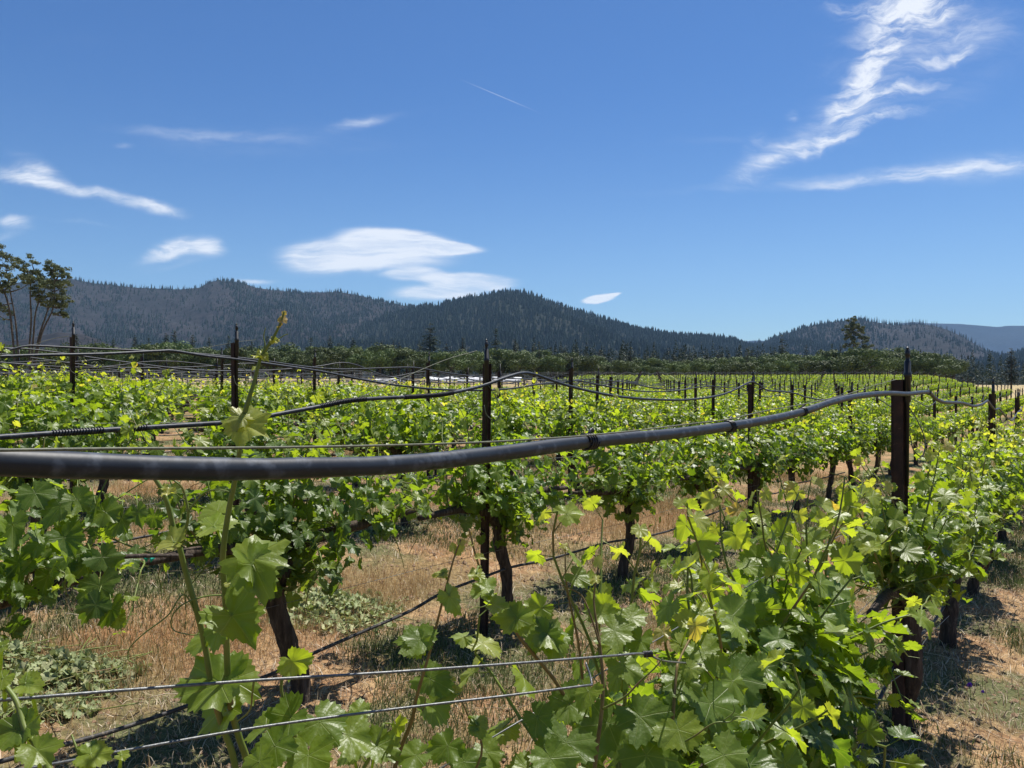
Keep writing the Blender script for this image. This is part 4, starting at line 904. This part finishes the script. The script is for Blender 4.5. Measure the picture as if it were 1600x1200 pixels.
# --- vine below the camera: the tall double shoot
h = Hero((0, -2))
h.shoot([(395, 1300, .86), (388, 1200, .84), (373, 1150, .83), (360, 1100, .82), (355, 1033, .80), (352, 933, .785), (348, 870, .775), (357, 800, .765), (367, 750, .76), (375, 700, .755), (378, 667, .755), (388, 627, .75), (397, 597, .75), (407, 560, .75), (419, 540, .75), (431, 520, .75), (439, 503, .75), (444, 487, .75)], .0038, .0009)
h.shoot([(378, 1300, .84), (366, 1190, .83), (347, 1133, .82), (333, 1083, .81), (320, 1007, .80), (307, 953, .79), (290, 893, .785), (281, 857, .78), (270, 820, .78), (262, 788, .775), (253, 765, .775), (242, 748, .775)], .0035, .0020)
h.shoot([(281, 857, .78), (291, 825, .775), (294, 800, .77), (288, 770, .77), (280, 757, .765), (269, 749, .765)], .0016, .0007)
h.shoot([(294, 800, .77), (305, 785, .77), (320, 770, .765), (340, 765, .76), (365, 770, .76)], .0010, .0005)
h.shoot([(397, 597, .75), (390, 618, .75), (383, 640, .752), (377, 664, .755)], .0016, .0018)
# leaves of the tall shoot
h.leaf(392, 872, .74, 115, (1.0, .16, -.1), (-.15, -.62, .75), .42, (352, 935, .78), 1.5)
h.leaf(392, 882, .735, 88, (.62, .75, -.1), (.75, -.5, .4), .36, None, 1.6)
h.leaf(362, 962, .74, 98, (.55, .85, -.15), (.25, -.6, .72), .34, (354, 935, .785), 1.7)
h.leaf(344, 978, .76, 62, (.2, 1, 0), (-.4, -.7, .5), .38, (322, 1010, .8), .8)
h.leaf(322, 998, .83, 62, (-.75, .45, .1), (-.3, -.55, .75), .52, (318, 1003, .8), .6)
h.leaf(345, 1068, .80, 130, (-.80, .55, .1), (-.25, -.55, .8), .30, (350, 1090, .81), 1.9)
h.leaf(362, 1062, .84, 84, (.45, .6, .2), (.1, -.6, .7), .44, (358, 1085, .82), .6)
h.leaf(352, 1100, .83, 95, (-.35, .9, .1), (-.5, -.6, .55), .30, (352, 1110, .81), .6)
h.leaf(272, 848, .765, 46, (-.9, -.05, 0), (0, -.55, .8), .82, (281, 857, .78), .9)
h.leaf(334, 822, .80, 52, (-.6, .5, .1), (-.1, -.4, .9), .72, (352, 860, .775), .6)
h.leaf(336, 818, .81, 62, (.6, -.35, .3), (.1, -.3, .95), .60, None, .6)
h.leaf(340, 800, .84, 60, (-.8, -.3, .3), (0, -.5, .8), .55, None, .6)
h.leaf(380, 662, .745, 82, (.8, .62, 0), (-.1, -.7, .6), .80, (378, 666, .755), 1.7)
h.leaf(379, 652, .745, 48, (-.7, -.7, 0), (.1, -.6, .7), .88, None, 1.8)
h.leaf(409, 556, .748, 24, (-1, .15, 0), (0, -.5, .85), .90, None, 2.0); h.leaf(411, 556, .748, 18, (.6, .6, 0), (.2, -.6, .6), .90, None, 2.0)
h.leaf(430, 532, .75, 16, (-.9, -.35, 0), (.2, -.5, .8), .93, None, 2.2); h.leaf(428, 532, .75, 14, (1, .1, 0), (0, -.6, .8), .93, None, 2.2)
h.leaf(438, 509, .75, 11, (-1, -.3, 0), (0, -.6, .7), .99, None, 2.2); h.leaf(442, 500, .75, 15, (.2, -1, 0), (.5, -.7, .2), 1.0, None, 1.0); h.leaf(444, 490, .75, 10, (0, -1, 0), (-.4, -.8, .1), .98, None, 1.0)
h.leaf(398, 575, .75, 12, (-1, .3, 0), (0, -.5, .8), .85, None, 1.5)
h.leaf(262, 770, .77, 22, (.9, -.1, 0), (0, -.5, .8), .92, None, 2.0); h.leaf(256, 762, .775, 18, (-.6, -.5, 0), (0, -.5, .8), .85, None, 1.6)
h.leaf(354, 912, .77, 13, (.6, -.8, 0), (0, -.6, .8), .90, None, 1.6)
h.tendril([(320, 1000, .80), (290, 930, .78), (262, 962, .77), (225, 990, .77), (203, 1012, .77), (200, 1030, .77), (210, 1036, .77)])
h.tendril([(352, 930, .785), (320, 932, .78), (285, 945, .775), (268, 966, .775), (272, 985, .775), (300, 992, .775), (312, 990, .775)])
h.tendril([(410, 552, .75), (414, 540, .75), (412, 525, .75), (415, 512, .75)], .0008); h.tendril([(421, 540, .75), (432, 532, .75), (444, 524, .75), (450, 522, .75)], .0007)
h.tendril([(397, 1062, .75), (394, 1085, .76), (390, 1110, .77), (370, 1128, .8)], .0012)
# low leaves along the bottom edge
for q in [(455, 1120, .86, 75, (-.5, .85), (-.2, -.6, .75), .22), (500, 1128, .90, 78, (.45, .8), (.2, -.6, .75), .25), (430, 1165, .80, 70, (-.4, .8), (0, -.7, .7), .18), (545, 1150, .92, 70, (.8, .4), (.1, -.5, .8), .42), (482, 1180, .84, 80, (.1, 1), (0, -.6, .75), .3),
          (590, 1165, .95, 62, (.7, .6), (.2, -.6, .7), .35), (560, 1110, .95, 40, (.5, -.5), (0, -.6, .7), .6), (700, 1165, 1.0, 60, (-.4, .8), (-.2, -.6, .7), .25), (405, 1190, .78, 60, (-.7, .6), (-.3, -.6, .7), .35),
          (650, 1180, .98, 60, (-.8, .4), (0, -.5, .8), .3), (760, 1175, 1.05, 60, (.3, .8), (0, -.6, .8), .35), (725, 1190, 1.0, 55, (.3, .8), (.3, -.6, .6), .2),
          (40, 1135, .62, 66, (-.5, .85), (-.3, -.7, .6), .34), (28, 1140, .62, 70, (-.9, .4), (.1, -.7, .6), .30), (58, 1172, .60, 60, (.6, .8), (.2, -.6, .7), .42), (44, 1070, .66, 46, (1, .1), (0, -.5, .8), .66), (40, 1068, .66, 28, (-.2, -1), (0, -.7, .6), .5),
          (142, 1178, .64, 55, (.9, -.1), (0, -.5, .85), .52), (140, 1182, .64, 42, (-.6, -.5), (.2, -.6, .6), .45), (190, 1180, .66, 22, (1, .2), (0, -.5, .8), .7), (5, 1060, .62, 40, (-.4, .9), (0, -.6, .7), .5), (4, 1010, .62, 26, (-.6, .5), (0, -.6, .7), .6)]:
    px, py, Z, sz, tp, nr, ag = q; h.leaf(px, py, Z, sz, tp, nr, ag, (px-rh.uniform(-15, 15), py+50, Z+.03), .8)
h.shoot([(85, 1230, .60), (68, 1180, .61), (40, 1140, .62), (25, 1095, .63), (0, 1060, .64), (-30, 1000, .66)], .0028, .0016)
h.shoot([(150, 1240, .64), (132, 1200, .64), (118, 1165, .645), (112, 1148, .65)], .0014, .0007)
for P_ in ([(545, 1300, .95), (560, 1220, .95), (585, 1170, .95), (600, 1130, .96)], [(470, 1300, .88), (478, 1210, .88), (462, 1150, .88), (440, 1080, .88), (446, 1045, .88)]): h.shoot(P_, .0026, .0012, 3, .035, .02, .3, .7)
h.done()
# --- middle canes
h = Hero((0, -2), 'cane')
h.shoot([(600, 1290, .98), (617, 1200, .97), (627, 1167, .97), (643, 1127, .96), (650, 1093, .95), (663, 1047, .94), (673, 1013, .94), (693, 933, .93), (709, 873, .93), (720, 843, .93)], .0030, .0008)
h.shoot([(648, 1100, .95), (660, 1110, .95), (666, 1090, .95)], .0009, .0006)
h.leaf(655, 1000, .92, 66, (-1, -.05), (.0, -.6, .8), .30, (664, 1023, .94), .6); h.leaf(655, 1000, .92, 46, (.35, -.95), (.3, -.6, .6), .30, None, .6); h.leaf(654, 1003, .92, 50, (-.75, .9), (-.4, -.6, .5), .45, None, .6)
h.leaf(702, 932, .92, 46, (.55, .9), (.4, -.6, .5), .68, (695, 930, .93), .9); h.leaf(692, 896, .92, 26, (-1, .0), (0, -.4, .9), .86, (698, 905, .93), 1.2); h.leaf(692, 897, .92, 16, (.7, .5), (0, -.6, .7), .84)
h.leaf(720, 848, .93, 15, (.5, -1), (.3, -.7, .3), .95, None, 1.2); h.leaf(716, 858, .93, 18, (.5, 1), (-.3, -.7, .3), .93, None, 1.2); h.leaf(708, 856, .93, 14, (-.1, -1), (.2, -.8, .2), .93, None, 1.)
h.shoot([(690, 1280, 1.0), (752, 1180, 1.0), (730, 1115, .99), (712, 1075, .99), (700, 1050, .99)], .0016, .0008)
h.leaf(672, 1060, .97, 62, (.85, .55), (-.4, -.6, .6), .22, (712, 1075, .99), 1.0); h.leaf(676, 1100, .97, 64, (.55, .85), (.4, -.6, .5), .34, (718, 1085, .99), 1.0)
h.leaf(745, 1134, .98, 38, (1, .05), (0, -.5, .85), .60, (732, 1120, .99), .8); h.leaf(742, 1136, .98, 22, (-.8, -.2), (0, -.5, .85), .64); h.leaf(704, 1062, .98, 15, (-.3, -1), (0, -.6, .6), .95, None, 1.6); h.leaf(712, 1078, .98, 18, (1, -.1), (0, -.6, .8), .92, None, 1.6)
h.shoot([(900, 1120, 1.13), (870, 1068, 1.10), (840, 1030, 1.08), (813, 997, 1.06), (777, 943, 1.04), (757, 907, 1.03), (743, 867, 1.02), (736, 838, 1.02), (733, 826, 1.02)], .0030, .0009)
h.leaf(752, 926, 1.02, 40, (-.1, -1), (-.2, -.5, .8), .55, (762, 918, 1.03), 1.0); h.leaf(772, 945, 1.0, 42, (1, -.2), (.1, -.4, .9), .55, None, 1.0); h.leaf(760, 918, 1.01, 38, (-1, -.25), (.1, -.5, .8), .5, None, 1.0)
h.leaf(806, 965, 1.02, 56, (-.55, .8), (.1, -.75, .5), .58, (808, 990, 1.06), .7); h.leaf(808, 966, 1.02, 46, (.9, -.5), (-.2, -.75, .5), .54, None, .7)
h.leaf(744, 897, 1.01, 26, (-1, .1), (0, -.4, .9), .85, (750, 885, 1.03), 1.2); h.leaf(747, 900, 1.01, 22, (.8, .5), (0, -.5, .8), .84); h.leaf(748, 872, 1.01, 18, (1, .05), (0, -.5, .9), .95, None, 1.6)
h.leaf(733, 835, 1.02, 10, (-.3, -1), (0, -.7, .4), 1.0, None, 1.5); h.leaf(737, 850, 1.02, 12, (-.9, -.3), (0, -.5, .8), .96, None, 1.5)
h.tendril([(771, 938, 1.04), (755, 948, 1.03), (740, 950, 1.03), (728, 956, 1.02)], .0008)
h.shoot([(925, 1300, 1.10), (930, 1193, 1.10), (940, 1113, 1.11), (942, 1060, 1.12), (938, 1013, 1.13), (932, 973, 1.14), (928, 933, 1.15), (935, 887, 1.16)], .0033, .0010)
h.shoot([(915, 1120, 1.2), (910, 1060, 1.19), (903, 1000, 1.18), (890, 940, 1.17), (884, 900, 1.16), (883, 857, 1.16)], .0024, .0009)
h.shoot([(938, 1010, 1.13), (924, 965, 1.14), (908, 930, 1.15), (880, 915, 1.15), (860, 905, 1.15)], .0016, .0007)
h.shoot([(1030, 1290, 1.18), (1046, 1180, 1.2), (1056, 1060, 1.24), (1062, 1030, 1.26), (1085, 985, 1.3)], .0030, .0014, 4, .04, .02, .35, .9)
h.leaf(855, 990, 1.08, 66, (1, .1), (.05, -.5, .85), .45, (870, 1025, 1.1), 1.1); h.leaf(850, 992, 1.08, 60, (-.6, .8), (-.2, -.7, .6), .40, None, 1.0); h.leaf(862, 1000, 1.08, 62, (.5, .85), (.3, -.6, .6), .38, None, .9)
h.leaf(900, 900, 1.14, 40, (.6, .7), (0, -.6, .7), .55, (890, 930, 1.16), 1.); h.leaf(884, 858, 1.16, 12, (1, .2), (0, -.5, .9), .96, None, 1.6); h.leaf(882, 852, 1.16, 14, (-.8, -.2), (0, -.5, .9), .94, None, 1.6)
h.leaf(932, 905, 1.14, 18, (-1, .1), (0, -.5, .9), .95, None, 1.6); h.leaf(935, 880, 1.16, 20, (.3, -1), (.2, -.7, .2), .9, None, .6)
for q in [(960, 985, 1.17, 60, (.7, .6), .42), (985, 965, 1.2, 50, (.6, -.4), .48), (1000, 1000, 1.22, 55, (-.2, .9), .3), (940, 960, 1.2, 45, (-.6, -.3), .5), (975, 1040, 1.15, 60, (.5, .8), .35), (890, 1100, 1.1, 66, (-.7, .6), .22), (920, 1080, 1.08, 50, (-.3, .9), .62),
          (1000, 1120, 1.18, 80, (.5, .8), .16), (950, 1130, 1.2, 90, (-.3, .9), .12), (1060, 1060, 1.25, 70, (.5, .6), .2), (1100, 1020, 1.4, 70, (.2, .9), .35), (1080, 970, 1.4, 46, (-.5, -.2), .78), (1095, 960, 1.4, 40, (.7, -.1), .8), (1110, 1100, 1.4, 95, (0, 1), .14), (885, 1160, 1.05, 80, (-.2, .9), .12),
          (1010, 1180, 1.15, 90, (.4, .9), .16), (840, 1120, 1.05, 60, (.6, .8), .15), (1150, 1060, 1.6, 85, (.2, .9), .14), (1060, 1140, 1.15, 70, (.3, .9), .5), (1130, 1180, 1.2, 80, (.5, .8), .3), (860, 1185, 1.0, 70, (.3, .8), .3)]:
    px, py, Z, sz, tp, ag = q; h.leaf(px, py, Z, sz, tp, (rh.normal(0, .25), -.6, .7), ag, (px+rh.uniform(-20, 20), py+40, Z+.04), .8)
h.tendril([(941, 1108, 1.11), (975, 1090, 1.08), (1000, 1065, 1.07), (1022, 1045, 1.06), (1036, 1028, 1.06)], .0017)
h.tendril([(1048, 1170, 1.15), (1085, 1150, 1.13), (1115, 1130, 1.12), (1140, 1128, 1.12), (1150, 1120, 1.12), (1168, 1122, 1.12)], .0014); h.tendril([(1130, 1126, 1.12), (1147, 1112, 1.12), (1145, 1098, 1.12)], .001)
h.done()
# --- upright shoots of the big vine before the wide post
h = Hero((0, -1))
for P_, L in (([(1160, 960, 1.95), (1148, 910, 1.95), (1137, 887, 1.95), (1127, 840, 1.95), (1125, 795, 1.95), (1120, 765, 1.95)], 7), ([(1190, 960, 2.0), (1198, 900, 2.0), (1213, 863, 2.02), (1233, 807, 2.05), (1248, 770, 2.1)], 6), ([(1270, 930, 2.3), (1262, 870, 2.3), (1260, 800, 2.3), (1268, 745, 2.3)], 7), ([(1110, 1000, 1.8), (1085, 940, 1.8), (1080, 900, 1.8), (1074, 880, 1.8)], 5),
              ([(1320, 900, 2.6), (1330, 830, 2.6), (1345, 770, 2.65), (1350, 735, 2.7)], 8), ([(1230, 950, 2.1), (1225, 880, 2.1), (1180, 830, 2.1), (1165, 800, 2.1)], 6), ([(1060, 1060, 1.6), (1040, 1010, 1.6), (1046, 985, 1.6)], 4), ([(1300, 1000, 2.4), (1290, 900, 2.4), (1300, 820, 2.4), (1310, 790, 2.4)], 8)):
    h.shoot(P_, .0038, .0013, L, .062, .024, .3, .93)
h.done()
h = Hero((0, 0))
for P_, L in (([(1440, 830, 3.4), (1452, 780, 3.4), (1462, 735, 3.4), (1468, 700, 3.42)], 7), ([(1395, 880, 3.2), (1380, 800, 3.2), (1375, 760, 3.2)], 7), ([(1470, 800, 3.9), (1500, 760, 3.9), (1512, 735, 3.9)], 6), ([(1380, 900, 3.3), (1350, 820, 3.2), (1330, 770, 3.1), (1322, 745, 3.1)], 8), ([(1500, 820, 4.0), (1530, 760, 4.0), (1540, 715, 4.0)], 7)):
    h.shoot(P_, .0045, .0015, L, .066, .03, .3, .93)
h.done()
# hanging leaf cluster of the second row, far left
if (1, -2) in HERO:
    h = Hero((1, -2)); 
    for q in [(155, 915, 2.55, 62, (.1, 1), .05), (150, 945, 2.5, 50, (-.5, .8), .05), (175, 950, 2.5, 52, (.5, .85), .10), (135, 880, 2.6, 50, (-.3, .9), .05), (160, 870, 2.6, 50, (.4, .9), .08), (185, 965, 2.5, 34, (.2, 1), .42),
              (95, 790, 2.5, 58, (-.3, .9), .16), (55, 770, 2.5, 54, (.4, .8), .14), (120, 780, 2.5, 50, (.6, .7), .3), (20, 820, 2.5, 56, (.2, .9), .25), (60, 850, 2.5, 52, (-.5, .8), .12), (100, 840, 2.55, 54, (.5, .8), .1), (150, 790, 2.5, 44, (.4, .8), .2), (165, 800, 2.5, 44, (.7, .5), .35), (30, 880, 2.5, 52, (.3, .9), .1), (190, 810, 2.5, 50, (0, 1), .12), (215, 800, 2.5, 40, (.4, .9), .15), (75, 900, 2.55, 50, (0, 1), .08), (5, 905, 2.5, 50, (.2, 1), .08), (110, 870, 2.6, 50, (-.1, 1), .06)]:
        px, py, Z, sz, tp, ag = q; h.leaf(px, py, Z, sz, tp, (rh.normal(0, .3), -.75, .45), ag, (px+rh.uniform(-10, 10), py-30, Z+.05), .8)
    c_ = MB(); c_.tube(crom([pix(-60, 900, 2.75), pix(40, 893, 2.7), pix(120, 882, 2.68), pix(190, 870, 2.66), pix(300, 868, 2.9)], 5), np.linspace(.012, .006, 21), 7); hero(h.e, 'shoot', c_, M['bark'])
    h.done()

# ================================================================== GROUND COVER
rg = np.random.default_rng(99)
def blades(name, matl, N, rmax, hr, wr, dens, lean=.8, label='', age=(0, 1), pw=.8, flat=0):
    X, Y = [], []
    while sum(map(len, X)) < N:
        a = rg.uniform(-.62, .66, N); r = .9+(rmax-.9)*rg.uniform(0, 1, N)**pw; x = r*np.sin(a); y = r*np.cos(a)
        k = rg.uniform(0, 1, N) < dens(x, y); X.append(x[k]); Y.append(y[k])
    x = np.concatenate(X)[:N]; y = np.concatenate(Y)[:N]; z = gz(x, y)
    r = np.hypot(x, y); h = rg.uniform(*hr, N)*(.6+.8*fbm(x*1.3, y*1.3, 31, 2)); w = rg.uniform(*wr, N)*(1+r*.07); a = rg.uniform(0, 6.28, N); b = rg.uniform(0, 6.28, N); l = h*rg.uniform(.1, 1, N)*lean
    if flat: l = h; h = rg.uniform(.0, .05, N)*flat
    px_, py_ = np.cos(a)*w, np.sin(a)*w; lx, ly = np.cos(b)*l, np.sin(b)*l
    V = np.stack([np.stack([x-px_, y-py_, z-.004], 1), np.stack([x+px_, y+py_, z-.004], 1), np.stack([x+lx*.4+px_*.7, y+ly*.4+py_*.7, z+h*.6+(.006 if flat else 0)], 1), np.stack([x+lx*.4-px_*.7, y+ly*.4-py_*.7, z+h*.6+(.006 if flat else 0)], 1), np.stack([x+lx, y+ly, z+h], 1)], 1)
    base = np.arange(N)[:, None]*5; mb = MB(); mb.add(V.reshape(-1, 3), base+np.array([3, 2, 4]), base+np.array([0, 1, 2, 3]), np.repeat(rg.uniform(*age, N), 5))
    mb.obj(name, matl, kind='stuff', label=label)
def rowd(x, y): u, v = uv(x, y); return np.abs(np.mod(v+RS/2, RS)-RS/2)
big_ = lambda x, y: fbm(x*.55, y*.55, 71, 3); gp = lambda x, y: fbm(x*.8+9, y*.8, 83, 3)
blades('dry_grass', M['drygrass'], 130000, 17, (.025, .10), (.0006, .0013), lambda x, y: .06+.94*sstep(rowd(x, y)+.8*(big_(x, y)-.5), .5, 1.0)*sstep(big_(x, y), .42, .60), label='rust and straw coloured dry grass in the aisles between the vine rows')
blades('green_weeds', M['weed'], 140000, 17, (.02, .07), (.0011, .0024), lambda x, y: sstep(gp(x, y), .42, .57)*(.35+.65*sstep(rowd(x, y), .95, .4)), lean=.9, label='low green weeds in patches along the rows')
blades('straw_litter', M['litter'], 110000, 15, (.02, .09), (.0008, .0022), lambda x, y: .35+.65*sstep(rowd(x, y), 1.0, .3), label='dry straw, bark and leaf litter scattered on the soil', flat=1, pw=.7)
def sticks(N, label):
    mb = MB()
    for i in range(N):
        a = rg.uniform(-.55, .62); r = rg.uniform(2.2, 9); x, y = r*np.sin(a), r*np.cos(a); L = rg.uniform(.12, .5); b = rg.uniform(0, 6.28); P = []
        for k in range(5):
            q = (k/4-.5)*L; b += rg.normal(0, .15); xx, yy = x+np.cos(b)*q, y+np.sin(b)*q; P.append((xx, yy, float(gz(xx, yy))+.008+abs(rg.normal(0, .012))))
        mb.tube(crom(P, 2), np.linspace(.0022, .001, 9), 4, age=rg.uniform(.4, 1))
    mb.obj('twig_litter', M['litter'], kind='stuff', label=label)
sticks(260, 'pale dead twigs and cut canes scattered on the soil')
def clods(N):
    mb = MB(); ico = np.array([[0,0,1],[1,0,0],[0,1,0],[-1,0,0],[0,-1,0],[0,0,-.6]], float); T = np.array([[0,1,2],[0,2,3],[0,3,4],[0,4,1],[5,2,1],[5,3,2],[5,4,3],[5,1,4]])
    a = rg.uniform(-.6, .64, N); r = 1.5+8*rg.uniform(0, 1, N)**.8; x, y = r*np.sin(a), r*np.cos(a); s = rg.uniform(.004, .017, N)*(1+(rg.uniform(0, 1, N) > .97)*.8)
    V = ico[None]*rg.uniform(.6, 1.3, (N, 6, 1))*s[:, None, None]*[1, 1, .7]+np.stack([x, y, gz(x, y)+s*.15], 1)[:, None]
    mb.add(V.reshape(-1, 3), (np.arange(N)[:, None, None]*6+T).reshape(-1, 3)); mb.obj('soil_clods', M['clod'], kind='stuff', label='small reddish soil clods and pebbles lying on the ground', smooth=False)
M['clod'] = simple('soil_clod', [(.3, (.14, .08, .045)), (.7, (.36, .24, .15))], 40, .95, .3)
clods(9000)
# heaps of wilted prunings
def pruning_heap(px, py, Z, w, d, n, label, hh=.09):
    n = int(n*1.8)
    c = pix(px, py, Z); x0, y0 = c[0], c[1]; mb = MB(); cn = MB(); z0 = float(gz(x0, y0))
    q = rg.normal(0, .45, (n, 2)).clip(-1, 1); x = x0+q[:, 0]*w; y = y0+q[:, 1]*d; z = gz(x, y)+.01+hh*np.exp(-2*(q**2).sum(1))*rg.uniform(0, 1, n)
    P = np.stack([x-x0, y-y0, z-z0], 1)
    add_leaves(mb, T_MED, P, rg.normal(0, .5, (n, 3))+[0, -.2, .9], rg.normal(0, 1, (n, 3)), rg.uniform(.014, .036, n), rg.uniform(0, .8, n), rg, 3.0)
    for i in range(14):
        a = rg.uniform(0, 6.28); L = rg.uniform(.15, .4); m0 = rg.normal(0, .35, 2)*[w, d]; R_ = []
        for k in range(4):
            s = (k/3-.5)*L*2; xx, yy = x0+m0[0]+np.cos(a)*s, y0+m0[1]+np.sin(a)*s; R_.append((xx-x0, yy-y0, float(gz(xx, yy))-z0+.02+rg.uniform(0, hh*.6)))
        cn.tube(crom(R_, 3), .0025, 4, age=.4)
    e = empty('pruning_heap', (x0, y0, z0), label, 'prunings'); mb.obj('foliage', M['leaf_dry'], e); cn.obj('foliage_stem', M['green_cane'], e)
def heap(px, py, *a, **k):
    zg = 1.0
    for _ in range(40):    # find where the picture ray meets the ground
        Z = (CAMZ-float(gz((px-800)/1300*zg, zg, False)))*1300/(py-600); zg = .5*zg+.5*Z
    pruning_heap(px, py, zg, *a, **k)
heap(515, 955, .42, .40, 520, 'heap of wilted pale green prunings behind the thick trunk at the drip hose')
heap(95, 1065, .30, .28, 330, 'crumpled heap of dark wilted prunings at the lower edge of the left aisle')
heap(5, 1040, .16, .22, 160, 'small heap of wilted leaves cut by the left edge of the photo')
heap(540, 830, .55, .35, 300, 'flat scatter of cut leaves under the third row, beside a leaning trunk', hh=.05)
heap(1110, 905, .35, .3, 200, 'thin scatter of cut green leaves between the second row and the big sunny vine', hh=.04)
heap(1020, 775, .5, .4, 200, 'pale cut leaves lying in the aisle behind the second row', hh=.04)
heap(1390, 925, .2, .2, 90, 'few cut green leaves in shade just behind the wide post', hh=.04)
heap(50, 1110, .25, .14, 180, 'low scatter of wilted leaves above the steel wires', hh=.04)
# purple flower
zg = 3.0
for _ in range(40): zg = .5*zg+.5*(CAMZ-float(gz(.55*zg, zg, False)))*1300/(1105-600)
x0, y0 = (1515-800)/1300*zg, zg; z0 = float(gz(x0, y0))
e = empty('wildflower', (x0, y0, z0), 'small purple wildflower alone on the bare soil to the side of the wide post', 'flower'); mb = MB(); st = MB(); st.tube(crom([(0, 0, -.01), (.006, 0, .03), (0, 0, .065)], 4), .0014, 5); st.tube(crom([(.0, 0, -.01), (.03, 0, .02), (.062, 0, .035)], 4), .0012, 5)
for cx, cz, s in ((0, .075, 1.0), (.065, .042, .7)):
    for k in range(7):
        a = k*.9; n = np.array([np.cos(a), np.sin(a), .5]); pts, T = T_LOW; add_leaves(mb, T_LOW, np.array([[cx, 0, cz]]), np.array([[np.cos(a), np.sin(a), .2]]), np.array([[np.cos(a)*.5, np.sin(a)*.5, .8+.3*math.sin(k)]]), np.array([.016*s]), np.array([.5]), rg, .5)
st.obj('stem', M['green_cane'], e); mb.obj('petal', M['purple'], e)

# ================================================================== HAZE
HAZE = 0.00005
if HAZE:
    mb = MB(); x0, x1, y0, y1, z0, z1 = -7000, 7000, -7000, 7000, -6, 900
    mb.box(((x0+x1)/2, (y0+y1)/2, (z0+z1)/2), ((x1-x0)/2, (y1-y0)/2, (z1-z0)/2))
    hm = bpy.data.materials.new('haze_air'); hm.use_nodes = True; tt = NT(hm.node_tree); tt.n.clear()
    pv = tt.new('ShaderNodeVolumePrincipled'); pv.inputs['Color'].default_value = (.42, .68, 1.0, 1); pv.inputs['Density'].default_value = HAZE; pv.inputs['Anisotropy'].default_value = .1
    oo = tt.new('ShaderNodeOutputMaterial'); tt.l.new(pv.outputs[0], oo.inputs['Volume'])
    mb.obj('haze', hm, kind='stuff', label='thin blue air haze over the valley', smooth=False)
